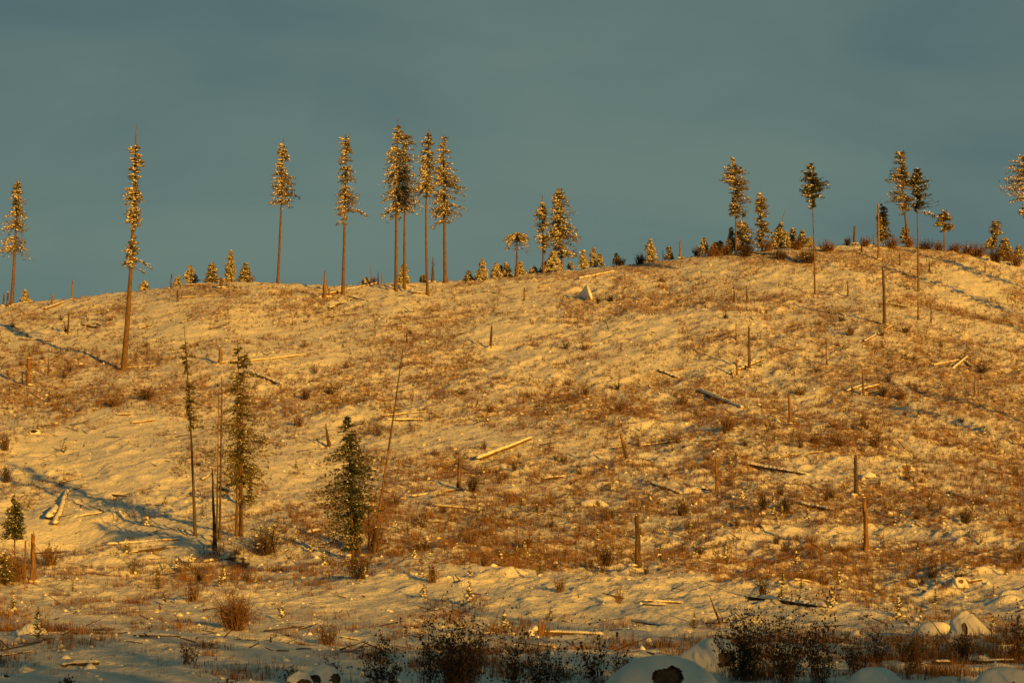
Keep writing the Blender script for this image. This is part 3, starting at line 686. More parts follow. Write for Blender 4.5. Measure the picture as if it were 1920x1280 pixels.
ST = [
 (53, 722, 672, 8, 'stout pale-sided stub at the left edge below the tallest tree', 54, 'wood_orange', 'broken'),
 (42, 720, 680, 1.8, 'hair-thin stick left of the stout pale-sided stub', 41, 'bark_dark', 'pole'),
 (90, 706, 664, 2.6, 'thin stick between the stout pale-sided stub and the tallest tree', 91, 'bark', 'pole'),
 (128, 626, 587, 3.4, 'slim brown stub high on the left slope by scattered slash', 129, 'bark', 'broken'),
 (333, 566, 545, 3.2, 'short stub just under the left brow below the row of four young spruces', 333, 'bark_dark', 'broken'),
 (321, 540, 513, 3.4, 'lone upright stub on the skyline left of the row of four young spruces', 322, 'bark', 'broken'),
 (134, 562, 527, 3.6, 'crooked leaning stub on the left skyline', 137, 'wood', 'broken'),
 (97, 574, 553, 3.4, 'short leaning stub on the skyline above a snowy log, far left', 99, 'wood', 'broken'),
 (6, 573, 552, 3.6, 'dark short stub at the very left end of the skyline', 8, 'bark_dark', 'broken'),
 (14, 574, 548, 3.6, 'brown short stub next to the far left bare-stemmed spruce', 15, 'bark', 'broken'),
 (413, 684, 655, 8, 'fat short stub with a thin fallen log starting at its foot', 414, 'wood', 'broken'),
 (414, 541, 524, 6, 'squat stump between slash logs on the left brow', 415, 'bark_dark', 'broken'),
 (609, 558, 512, 7, 'sharp-pointed reddish stub left of the ragged thin-crowned spruce', 609, 'wood_orange', 'pointed'),
 (618, 553, 528, 3, 'thin leaning splinter leaning on the sharp-pointed stub', 612, 'wood', 'pointed'),
 (697, 531, 497, 2.6, 'leftmost thin stick of three in the ridge slash', 695, 'wood', 'pole'),
 (709, 530, 509, 2.4, 'middle thin stick of three in the ridge slash', 709, 'wood', 'pole'),
 (716, 530, 511, 2.4, 'rightmost thin stick of three in the ridge slash', 716, 'wood', 'pole'),
 (811, 529, 487, 6, 'dark pointed snag between the stems of the slim and broadest spruces', 812, 'bark', 'pointed'),
 (763, 643, 609, 2.6, 'thin pole upright in open snow above the top of the leaning pole', 763, 'bark', 'pole'),
 (920, 651, 614, 4.4, 'single brown stub in open snow casting a long shadow to the left', 922, 'bark', 'broken'),
 (983, 564, 541, 3, 'short stub below the umbrella-topped spruce with orange tip', 983, 'bark_dark', 'broken'),
 (1244, 503, 470, 2.8, 'thin stub just below the lone golden spruce', 1243, 'wood', 'pole'),
 (1276, 482, 452, 5, 'forked split stub on the skyline left of the right-hand brush', 1275, 'wood', 'pointed'),
 (1602, 458, 427, 4.2, 'dark square-topped stub on the highest part of the skyline', 1602, 'bark_dark', 'broken'),
 (1616, 476, 447, 3.4, 'stub slightly below and right of the dark square-topped one', 1615, 'bark', 'broken'),
 (1639, 458, 442, 3, 'short stub on the skyline left of the feathery spruce', 1638, 'wood', 'broken'),
 (1648, 487, 384, 4.4, 'tall pole-like orange stub in front of the feathery spruce', 1647, 'wood', 'broken'),
 (1687, 497, 474, 2.6, 'thin short stub below the ragged tree on the right brow', 1687, 'bark_dark', 'pole'),
 (1743, 510, 482, 3, 'stub with a shadow band to its right, right of the dark flagged tree', 1742, 'bark', 'pole'),
 (1847, 512, 491, 2.6, 'short stub in the open snow under the crooked little pine', 1847, 'bark_dark', 'pole'),
 (1377, 566, 535, 3.2, 'left one of two matching stubs below the flagged tree', 1376, 'bark', 'pole'),
 (1401, 567, 537, 3.6, 'right one of two matching stubs below the flagged tree', 1400, 'bark_dark', 'pole'),
 (1590, 556, 527, 3, 'small stub right of the spearhead tree in its shadow band', 1589, 'bark', 'pole'),
 (1659, 609, 505, 5.4, 'tall grey stub standing clear on the right slope with a log at its foot', 1656, 'bark_dark', 'broken'),
 (1722, 601, 562, 3.6, 'stub directly below the foot of the dark flagged tree', 1721, 'bark_dark', 'pole'),
 (1746, 606, 574, 3.4, 'stub with pale broken foot right of the one below the flagged tree', 1746, 'wood_orange', 'broken'),
 (1380, 638, 601, 2.8, 'thin stub above the tall dark stub at mid slope', 1380, 'bark', 'pole'),
 (1405, 693, 614, 5, 'tall dark stub with a snowy log leaning behind it', 1404, 'bark', 'broken'),
 (1382, 708, 674, 4.4, 'bright yellow-orange short stub beside a leaning snowy log', 1381, 'wood_orange', 'broken'),
 (1550, 684, 637, 3.4, 'slim stub alone among brown brush at mid slope', 1549, 'bark', 'pole'),
 (1619, 741, 699, 4.4, 'orange stub rising out of a cross-shaped pile of snowy logs', 1618, 'wood_orange', 'broken'),
 (1482, 796, 744, 6, 'thick stub with orange upper side and a thin shadow to the left', 1479, 'wood_orange', 'broken'),
 (1827, 743, 702, 2.4, 'left one of a close pair of thin sticks on the right', 1827, 'bark', 'pole'),
 (1835, 743, 702, 3, 'right one of a close pair of thin sticks on the right', 1834, 'wood', 'pole'),
 (860, 916, 859, 6, 'square stub beside a dark bush with a thin log at its foot', 861, 'bark', 'broken'),
 (1176, 867, 812, 5, 'stub tilting to the left above scattered slash', 1163, 'bark', 'broken'),
 (1344, 926, 860, 6, 'knobbly orange-footed stub below the long shaded log', 1343, 'wood_orange', 'broken'),
 (1606, 928, 857, 8, 'dark straight stub above the widest band of brush on the right', 1604, 'bark_dark', 'broken'),
 (1625, 1033, 933, 9, 'tall crooked stub with orange lower half at the edge of smooth snow', 1621, 'wood_orange', 'broken'),
 (1197, 1064, 967, 10, 'tall thick stub nearest the middle of the foreground slope', 1194, 'bark', 'broken'),
 (1705, 893, 866, 3, 'short stick leaning left near a snow-covered hollow stump', 1698, 'bark', 'pole'),
 (618, 838, 797, 7, 'broken snag with one side arm behind the full dark spruce', 611, 'bark', 'pointed'),
 (61, 1093, 1004, 9, 'thick bright orange stub at the lower left by the small spruce', 62, 'wood_orange', 'broken'),
 (46, 1092, 1016, 4, 'thin bent stub left of the thick bright orange one', 48, 'wood_orange', 'broken'),
 (672, 1042, 962, 10, 'reddish brown stub right beside the stem of the full dark spruce', 671, 'bark', 'broken'),
 (692, 1034, 940, 3.4, 'thin dead stem between the reddish stub and the leaning pole', 690, 'bark', 'pole'),
 (403, 1031, 880, 6, 'blackened pole standing in front of the middle clump', 398, 'char', 'pole'),
 (388, 974, 935, 1.0, 'needle-thin stick left of the blackened pole', 385, 'bark_dark', 'pole'),
 (412, 1012, 706, 4, 'tall bare pole between the dead-looking spruce and the clump', 416, 'bark_dark', 'pole'),
 (406, 1016, 730, 3.6, 'second bare pole just left of the tall bare pole', 410, 'bark_dark', 'pole'),
 (451, 1004, 700, 5, 'bare stem squeezed between the two tall clump spruces', 450, 'bark', 'pole'),
 (700, 1036, 654, 4.6, 'long thin pole leaning far to the right beside the full dark spruce', 756, 'bark', 'pole'),
 (1351, 1172, 1117, 5, 'dark stick leaning left out of the foreground brush', 1331, 'bark_dark', 'pole'),
 (1811, 1250, 1163, 3.6, 'thin dark stick leaning left in the right foreground', 1746, 'char', 'pole')]
for (x, y, t_, w, lab, xt_, m_, sty) in ST:
    big = w >= 3.3
    nm = 'dead_pole' if sty == 'pole' and y - t_ > 60 else ('broken_stick' if w < 3.2 or y > 1150 else 'dead_stub')
    stub(x, y, t_, w, lab, xt_, m_, nm, {'dead_pole': 'dead tree', 'broken_stick': 'stick', 'dead_stub': 'tree stub'}[nm], sty, snow=big and sty != 'pole')

# ------------------------------------------------------------------ logs
def log(x0, y0, x1, y1, tpx, label, snow=.8, lift=(0, 0), m='bark_dark', group='fallen logs on the cut slope', name='fallen_log', cat='log', face='wood', taper=.7, extra=0.0):
    r = np.random.default_rng(int(x0 * 3 + y0 * 5 + x1))
    a, b = at(x0, y0, extra), at(x1, y1, extra)
    if np.linalg.norm(a - b) > 28:                     # one end past a fold of the ground
        b[1] = a[1] + np.sign(b[1] - a[1]) * 10; b[0] = (x1 - 960) / F * b[1]; b[2] = float(height(b[0], b[1]))
    k = (a[1] + b[1]) / 2 / F
    r0 = tpx * k / 2 * 1.03
    n = 12; s = np.linspace(0, 1, n)
    P = a + (b - a) * s[:, None]
    gz = height(P[:, 0], P[:, 1])
    # rest on the higher bumps
    A = np.polyfit(s, gz, 1)
    z = np.polyval(A, s); z += np.percentile(gz - z, 55) + r0 * .45
    P[:, 2] = z + lift[0] * k * (1 - s) + lift[1] * k * s
    root = thing(name, label, cat, P[0], group)
    Q = P - P[0]
    Q[1:-1] += r.normal(size=(n - 2, 3)) * r0 * .10
    rad_ = r0 * (1 + (taper - 1) * s)
    mb = MB(); tube(mb, Q, rad_, 9, 0, cap0=False, cap1=False, jit=.2, r=r)
    L = np.linalg.norm(Q[-1])
    nn = int(3 + L)
    ss = r.random(nn); ph = r.uniform(0, np.pi, nn)
    c = Q[0] + (Q[-1] - Q[0]) * ss[:, None]
    perp = unit(np.cross(Q[-1] - Q[0], [0, 0, 1.]))
    dd = np.cos(ph)[:, None] * perp + np.sin(ph)[:, None] * np.array([0, 0, 1.])
    blades(mb, c, dd, r.uniform(1.2, 3.5, nn) * r0 + .04, np.full(nn, r0 * .18), 0, r)
    mb.build('trunk', M[m], root)
    if tpx >= 7:
        for e, nx in ((0, 1), (-1, -2)):
            fb = MB(); d = unit(Q[nx] - Q[e])
            tube(fb, np.stack([Q[e] + d * r0 * .05, Q[e] - d * r0 * .04]), [rad_[e] * .97, rad_[e] * .93], 9, 0, r=r, jit=.1)
            fb.build('cut_end', M[face], root)
    if snow > 0:
        sm = MB()
        ns = int(max(16, L / (r0 * .42)))
        ss = np.sort(r.random(ns)); on = (vnoise(ss * 9 + x0, np.zeros(ns), 3) + .5) < snow + .15
        ss = ss[on]; ns = len(ss)
        c = np.stack([np.interp(ss, s, Q[:, i]) for i in range(3)], -1)
        rr = np.interp(ss, s, rad_)
        c[:, 2] += rr * (.62 if snow < .75 else .42)
        if snow >= .75: c[:, 1] -= rr * .35
        ax_ = unit(Q[-1] - Q[0]); al = math.atan2(ax_[1], ax_[0])
        # a continuous ridge of snow made of overlapping soft lumps along the log
        le = np.maximum(rr * 2.4, L / max(ns, 1) * 1.4)
        ncap = len(c)
        Vv = np.broadcast_to(OCT_V, (ncap, 8, 3)) * np.stack([le, rr * (.95 if snow < .75 else 1.12), rr * (.75 if snow < .75 else 1.0)], -1)[:, None, :] * (0.85 + .3 * r.random((ncap, 8, 1)))
        xx = Vv[..., 0] * math.cos(al) - Vv[..., 1] * math.sin(al); yy = Vv[..., 0] * math.sin(al) + Vv[..., 1] * math.cos(al)
        zz = Vv[..., 2] + Vv[..., 0] * ax_[2]
        sm.add((np.stack([xx, yy, zz], -1) + c[:, None, :]).reshape(-1, 3), (OCT_F[None] + (np.arange(ncap) * 8)[:, None, None]).reshape(-1, 3))
        if ncap: tag(sm.build('snow_cover', M['snow'], root, smooth=True), kind='stuff')
    return root

LG = [
 (620, 553, 706, 534, 5, .7, 'snowy log running up to the ridge slash behind the sharp-pointed stub', 'wood'),
 (620, 579, 660, 563, 5, .5, 'bent snowy log below the sharp-pointed stub', 'bark_dark'),
 (654, 555, 690, 566, 3, .3, 'dark thin log downhill of the ragged thin-crowned spruce', 'bark_dark'),
 (600, 596, 670, 588, 2.6, .3, 'thin branch lying on snow under the bent snowy log', 'bark_dark'),
 (740, 535, 780, 540, 4, .9, 'bright snow-covered log at the feet of the tight pair of spruces', 'wood'),
 (772, 551, 800, 552, 4, .2, 'dark log against the foot of the slim curved spruce', 'bark_dark'),
 (470, 699, 527, 721, 8, .9, 'grey shaded log sloping down right of the fat short stub', 'bark_dark'),
 (417, 683, 468, 674, 4, .6, 'thin log starting at the foot of the fat short stub', 'wood'),
 (470, 676, 506, 672, 4.4, .9, 'snowy middle piece of the broken line of logs right of the fat stub', 'wood'),
 (508, 676, 572, 666, 4.4, .9, 'snowy right piece of the broken line of logs right of the fat stub', 'wood'),
 (1312, 733, 1390, 766, 11, .8, 'big grey log lying slantwise in brush at mid slope', 'bark'),
 (1322, 748, 1345, 757, 4, .5, 'thin pale branch against the underside of the big grey log', 'wood'),
 (897, 864, 994, 824, 10, .9, 'large snow-topped log pointing uphill right with dark underside', 'bark'),
 (775, 934, 868, 917, 5, .9, 'slim snowy log ending at the foot of the square stub', 'wood'),
 (818, 952, 892, 954, 5, .8, 'short bowed snowy log below the slim one by the square stub', 'wood'),
 (800, 980, 850, 982, 3, .3, 'dark thin log lying below the bowed snowy log', 'bark_dark'),
 (728, 790, 792, 789, 6, .8, 'blue-grey shaded log at the bottom of the stacked slash', 'bark_dark'),
 (718, 781, 800, 772, 4, .8, 'snowy log on top of the stacked slash by the leaning pole', 'wood'),
 (720, 774, 780, 776, 3, .6, 'thin log in the middle of the stacked slash by the leaning pole', 'wood'),
 (1020, 901, 1056, 897, 9, .7, 'short thick log with a red rotten end facing left', 'bark_dark'),
 (1386, 868, 1512, 892, 9, .9, 'long shaded snow-covered log right of the knobbly stub', 'bark_dark'),
 (1222, 908, 1276, 927, 8, .95, 'shaded snow-covered log sinking into brush, left of the knobbly stub', 'bark_dark'),
 (1236, 698, 1272, 712, 7, 1, 'short grey snow-covered log left of the bright short stub', 'bark_dark'),
 (1368, 705, 1432, 674, 6, .7, 'snowy log leaning uphill behind the tall dark stub', 'bark'),
 (1752, 685, 1800, 676, 4.4, .8, 'long arm of the crossed snowy logs on the right slope', 'wood'),
 (1788, 690, 1814, 668, 6, .8, 'thick short arm of the crossed snowy logs on the right slope', 'bark'),
 (1800, 672, 1820, 688, 5, .6, 'stubby dark log under the crossed snowy logs on the right slope', 'bark_dark'),
 (1588, 737, 1622, 725, 5, .8, 'left log of the cross-shaped pile around the orange stub', 'bark'),
 (1612, 730, 1648, 724, 6, .8, 'right log of the cross-shaped pile around the orange stub', 'bark'),
 (1612, 742, 1648, 736, 4, .5, 'lower log of the cross-shaped pile around the orange stub', 'bark'),
 (1622, 645, 1672, 616, 4, .8, 'snowy tilted branch on the right slope below the tall grey stub', 'wood_red'),
 (1655, 571, 1702, 577, 4, .6, 'log lying at mid height beside the tall grey stub', 'bark'),
 (1258, 695, 1300, 693, 3, .6, 'thin pale log above the short grey snow-covered log', 'wood'),
 (1252, 832, 1346, 829, 4, .6, 'long thin log on open snow above the knobbly stub', 'wood'),
 (1150, 844, 1180, 836, 4, .7, 'small snowy log at the foot of the left-tilting stub', 'bark'),
 (1182, 838, 1272, 828, 4, .8, 'snowy thin log running right from the left-tilting stub', 'wood'),
 (1440, 860, 1500, 852, 4, .6, 'lower log of the slash row above the long shaded log', 'wood'),
 (1468, 856, 1545, 850, 4.4, .7, 'upper log of the slash row above the long shaded log', 'wood'),
 (1088, 524, 1150, 508, 5, .95, 'bright snowy log lying below the two touching skyline spruces', 'wood'),
 (38, 637, 102, 640, 4, .8, 'snowy log with dark end high on the left slope', 'bark_dark'),
 (0, 671, 58, 673, 3, .7, 'thin snowy log at the left edge above the stout stub', 'bark'),
 (148, 607, 190, 616, 4, .4, 'dark slash log near the slim brown stub', 'bark_dark'),
 (176, 606, 196, 612, 2.6, .3, 'thin branch right of the dark slash log by the slim stub', 'bark_dark'),
 (262, 618, 284, 612, 4, .5, 'short dark log right of the stem of the tallest tree', 'bark_dark'),
 (340, 607, 364, 598, 3, .5, 'short snowy log above the top of the dead-looking spruce', 'bark'),
 (240, 691, 300, 686, 4, .5, 'dark log running right from the foot of the tallest tree', 'bark'),
 (340, 561, 412, 556, 3.4, .6, 'thin log across the left brow beneath the row of four young spruces', 'bark'),
 (350, 536, 400, 534, 3.4, .7, 'log on the crest under the brightest of the four young spruces', 'bark'),
 (425, 535, 444, 541, 4, .3, 'short dark log right of the squat stump on the left brow', 'bark_dark'),
 (84, 582, 120, 568, 5, .6, 'snowy split log under the short leaning skyline stub', 'bark'),
 (20, 572, 60, 567, 4, .7, 'snowy log on the skyline at the far left', 'bark'),
 (392, 597, 430, 592, 2.4, .3, 'thin curved branch in snow on the upper left slope', 'bark_dark'),
 (0, 1031, 206, 1026, 4.4, .8, 'long straight rail-like log across the left lower slope', 'bark'),
 (205, 1024, 334, 1014, 6, .8, 'thicker log continuing the line of the rail-like log to the right', 'wood'),
 (250, 1036, 330, 1028, 6, .4, 'dark log lying behind brush under the end of the rail-like log', 'bark_dark'),
 (92, 976, 106, 956, 15, 1, 'shorter thick snow-covered log showing its round dark end', 'bark_dark'),
 (104, 987, 126, 922, 11, 1, 'longer thick snow-covered log pointing straight uphill beside the short one', 'bark_dark'),
 (204, 926, 262, 928, 4, .4, 'thin dark log on open snow left of the dead-looking spruce', 'bark_dark'),
 (140, 972, 190, 962, 5, .9, 'crooked snowy branch log right of the two thick snow-covered logs', 'bark'),
 (108, 905, 148, 898, 4, .6, 'slash log at the head of the hollow on the left', 'bark'),
 (132, 917, 162, 912, 4, .8, 'short snowy log below the head of the hollow on the left', 'bark'),
 (414, 918, 474, 940, 9, .7, 'thick dark log fallen behind the stems of the middle clump', 'bark'),
 (380, 902, 400, 890, 5, .9, 'short snowy log left of the middle clump stems', 'bark'),
 (222, 779, 246, 780, 5, .6, 'short dark snow-topped log on the left below the brush band', 'bark'),
 (250, 795, 290, 790, 5, .7, 'pale log in the slash patch left of the dead-looking spruce', 'wood_orange'),
 (385, 1057, 446, 1046, 7, 1, 'snow-smothered log in front of the middle clump', 'bark'),
 (386, 1082, 430, 1078, 6, 1, 'second snow-smothered log, lower than the one before the clump', 'bark'),
 (143, 1247, 183, 1246, 13, .95, 'short sawn log with thick snow on top and orange end at lower left', 'bark_dark'),
 (120, 1252, 142, 1247, 8, .6, 'dark branch end touching the sawn log with orange end', 'char'),
 (0, 1231, 60, 1222, 4, .4, 'thin dark pole at the lower left edge', 'bark_dark'),
 (1210, 1129, 1278, 1130, 7, .95, 'snowy log with dark round left end on the flat snow', 'bark_dark'),
 (1190, 1165, 1258, 1172, 9, .9, 'tapering snow-covered log below the one with dark round end', 'bark'),
 (1408, 1124, 1545, 1138, 13, .8, 'long dark log half buried in snow behind the big foreground brush', 'char'),
 (1750, 1246, 1905, 1240, 10, .5, 'dark log lying across the right foreground', 'char'),
 (1492, 1094, 1522, 1090, 5, .8, 'short split log with brown end at lower right', 'wood'),
 (1576, 1107, 1604, 1099, 3.4, .2, 'brown stick propped up on snow at lower right', 'wood'),
 (1720, 1104, 1752, 1108, 3.4, .3, 'brown branch lying flat at lower right', 'wood'),
 (794, 1149, 838, 1137, 3.6, .3, 'dark split stick on flat snow behind the tall-stemmed bush', 'bark_dark'),
 (1812, 1097, 1840, 1093, 7, .6, 'dark log beside a snowy knob near the right edge', 'bark'),
 (640, 1055, 668, 1050, 5, .4, 'dark log at the foot of the full dark spruce', 'bark_dark'),
 (600, 1022, 650, 1012, 4, .7, 'thin snowy branch left of the full dark spruce', 'bark'),
 (580, 1000, 602, 996, 9, .9, 'short snowy log with dark round end right of the middle clump', 'bark_dark'),
 (900, 1190, 925, 1188, 5, .5, 'orange-brown split log behind the dark central bush', 'wood_orange'),
 (640, 1197, 672, 1199, 4, .6, 'dark sliver of log in sunlit snow left of the central bush', 'bark_dark'),
 (1300, 918, 1342, 922, 3.4, .4, 'dark branch touching the foot of the knobbly stub', 'bark_dark'),
 (1240, 826, 1290, 830, 3, .5, 'thin dark pole on the snow at mid slope', 'bark'),
 (1780, 925, 1820, 938, 6, .95, 'grey snow-covered log in brush at right', 'bark'),
 (1500, 945, 1570, 956, 8, 1, 'snow-smothered log among brush right of two dark bushes', 'bark'),
 (1812, 1034, 1860, 1036, 4, .8, 'thin log at the edge of the smooth snow on the right', 'bark'),
 (930, 590, 985, 584, 2.6, .4, 'thin branch on the open upper slope right of centre', 'bark_dark'),
 (905, 548, 935, 552, 2.4, .4, 'fine dark branch below the bright white young spruce', 'bark_dark'),
 (1010, 540, 1040, 534, 3, .7, 'short snowy stick near a twisted root on the upper slope', 'wood')]
for (x0, y0, x1, y1, w, sn, lab, m_) in LG:
    log(x0, y0, x1, y1, w, lab, sn, m=m_, face='wood_red' if ' red ' in lab else ('wood_orange' if 'orange' in lab else 'char' if 'dark' in lab else 'wood'))

# ------------------------------------------------------------------ bushes
def bush_mesh(seed, w, h, n, leaf=0, leaf_size=.05, tw=.012, mats=('twig',), spread=1.0, tall=0, snowy=0):
    """Twiggy bush: stems fan out of one root crown, fork, and carry withered leaves. Returns (stems, leaves, snow) meshes."""
    r = np.random.default_rng(seed)
    st = MB()
    ph = r.random(n) * 6.28; lean = r.random(n) ** .7 * spread
    d = unit(np.stack([np.cos(ph) * lean * w / h, np.sin(ph) * lean * w / h, np.ones(n)], -1))
    b = np.stack([r.normal(size=n) * w * .16, r.normal(size=n) * w * .16, np.full(n, -.05)], -1)
    L = h * r.uniform(.6, 1.2, n) * (1 - .22 * lean)
    if tall: L[:tall] *= r.uniform(1.3, 1.9, tall)
    mid = b + d * (L * .5)[:, None]
    d2 = unit(d + r.normal(size=(n, 3)) * .22)
    end = mid + d2 * (L * .5)[:, None]
    for (p, q, w0, w1) in ((b, mid, tw, tw * .7), (mid, end, tw * .7, tw * .2)):
        dd = unit(q - p); side = unit(np.cross(dd, unit(r.normal(size=(n, 3)))))
        V = np.stack([p - side * w0, p + side * w0, q + side * w1, q - side * w1], 1)
        st.add(V.reshape(-1, 3), np.arange(n * 4).reshape(-1, 4))
    m = n * 5
    i = r.integers(0, n, m); s = r.random(m)
    p = np.where((s < .4)[:, None], b[i] + d[i] * (L[i] * (.2 + s * .75))[:, None], mid[i] + d2[i] * (L[i] * .5 * (s - .4) / .6)[:, None])
    td = unit(d2[i] + r.normal(size=(m, 3)) * .55)
    tl = L[i] * r.uniform(.08, .28, m)
    blades(st, p, td, tl, np.full(m, tw * .55), 0, r)
    out_ = [st, None, None]
    if leaf:
        lf = MB()
        i = r.integers(0, m, leaf)
        c = p[i] + td[i] * (tl[i] * r.uniform(.3, 1.05, leaf))[:, None] + r.normal(size=(leaf, 3)) * .015
        a = unit(r.normal(size=(leaf, 3)) + np.array([0, 0, -.6])); sd = unit(np.cross(a, r.normal(size=(leaf, 3))))
        nrm = np.cross(a, sd)
        ll = leaf_size * r.uniform(.6, 1.4, leaf)[:, None]
        V = np.stack([c, c + a * ll * .5 + sd * ll * .33 + nrm * ll * .12, c + a * ll, c + a * ll * .5 - sd * ll * .33 + nrm * ll * .12], 1)
        lf.add(V.reshape(-1, 3), (np.array([[0, 1, 2], [0, 2, 3]])[None] + (np.arange(leaf) * 4)[:, None, None]).reshape(-1, 3))
        out_[1] = lf
    if snowy:
        sn = MB(); i = r.integers(0, m, snowy)
        c = p[i] + td[i] * (tl[i] * .6)[:, None]
        a = r.uniform(.5, 1.3, snowy) * w * .05
        lumps(sn, c, np.stack([a * 1.2, a, a * .6], -1), 0, r)
        out_[2] = sn
    return out_

def place_bush(px, py, wpx, hpx, label, n=60, leaf=300, lsize=4.2, stem='twig_dark', lm='leaf', tall=0, snowy=0, group=None, name='bush', spread=1.0, twpx=.42):
    p = at(px, py); k = p[1] / F
    st, lf, sn = bush_mesh(int(px * 13 + py), wpx * k / 2, hpx * k, n, leaf, lsize * k, twpx * k, spread=spread, tall=tall, snowy=snowy)
    root = thing(name, label, 'bush', p, group)
    tag(st.build('stems', M[stem], root), kind='stuff')
    if lf: tag(lf.build('leaves', M[lm], root), kind='stuff')
    if sn: tag(sn.build('snow_load', M['snow'], root, smooth=True), kind='stuff')
    return root

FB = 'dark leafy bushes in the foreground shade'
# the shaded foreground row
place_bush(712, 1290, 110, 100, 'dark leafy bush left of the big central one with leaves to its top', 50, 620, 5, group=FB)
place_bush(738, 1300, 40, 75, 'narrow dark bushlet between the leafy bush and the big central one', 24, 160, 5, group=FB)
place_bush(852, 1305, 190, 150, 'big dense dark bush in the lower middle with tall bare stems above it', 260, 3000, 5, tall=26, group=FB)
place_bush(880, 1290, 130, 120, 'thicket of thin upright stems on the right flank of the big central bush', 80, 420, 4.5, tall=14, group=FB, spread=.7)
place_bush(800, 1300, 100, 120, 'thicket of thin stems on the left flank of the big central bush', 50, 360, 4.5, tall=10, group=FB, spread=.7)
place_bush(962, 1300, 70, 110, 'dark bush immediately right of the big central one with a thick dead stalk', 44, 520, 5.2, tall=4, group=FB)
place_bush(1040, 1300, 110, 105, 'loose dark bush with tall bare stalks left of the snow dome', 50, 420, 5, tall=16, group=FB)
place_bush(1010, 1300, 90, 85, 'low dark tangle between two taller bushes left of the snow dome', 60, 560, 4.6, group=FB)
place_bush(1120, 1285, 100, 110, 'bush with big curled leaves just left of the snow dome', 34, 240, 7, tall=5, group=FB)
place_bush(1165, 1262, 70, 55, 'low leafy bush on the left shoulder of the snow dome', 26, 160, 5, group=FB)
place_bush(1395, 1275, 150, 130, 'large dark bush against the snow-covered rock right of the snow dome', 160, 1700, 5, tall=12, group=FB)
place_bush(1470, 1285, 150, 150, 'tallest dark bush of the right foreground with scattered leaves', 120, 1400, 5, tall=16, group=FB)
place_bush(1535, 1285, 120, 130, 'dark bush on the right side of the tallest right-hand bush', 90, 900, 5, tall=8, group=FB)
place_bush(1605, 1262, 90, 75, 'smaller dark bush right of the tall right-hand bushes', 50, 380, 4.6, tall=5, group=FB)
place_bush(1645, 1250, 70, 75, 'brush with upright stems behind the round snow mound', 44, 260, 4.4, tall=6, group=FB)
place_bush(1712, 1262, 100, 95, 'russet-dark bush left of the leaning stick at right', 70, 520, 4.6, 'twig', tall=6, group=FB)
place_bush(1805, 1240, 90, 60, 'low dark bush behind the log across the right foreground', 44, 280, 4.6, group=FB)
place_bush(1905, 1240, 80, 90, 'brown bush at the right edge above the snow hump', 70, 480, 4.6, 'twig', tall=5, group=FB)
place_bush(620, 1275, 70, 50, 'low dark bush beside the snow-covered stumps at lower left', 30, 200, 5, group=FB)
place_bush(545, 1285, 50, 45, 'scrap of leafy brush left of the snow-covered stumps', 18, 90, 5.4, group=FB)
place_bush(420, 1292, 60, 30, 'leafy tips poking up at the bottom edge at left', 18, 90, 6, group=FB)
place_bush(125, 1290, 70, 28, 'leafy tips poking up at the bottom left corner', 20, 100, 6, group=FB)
place_bush(355, 1245, 60, 45, 'russet-leaved little bush on flat snow at lower left', 24, 160, 5, 'twig', 'leaf_red')
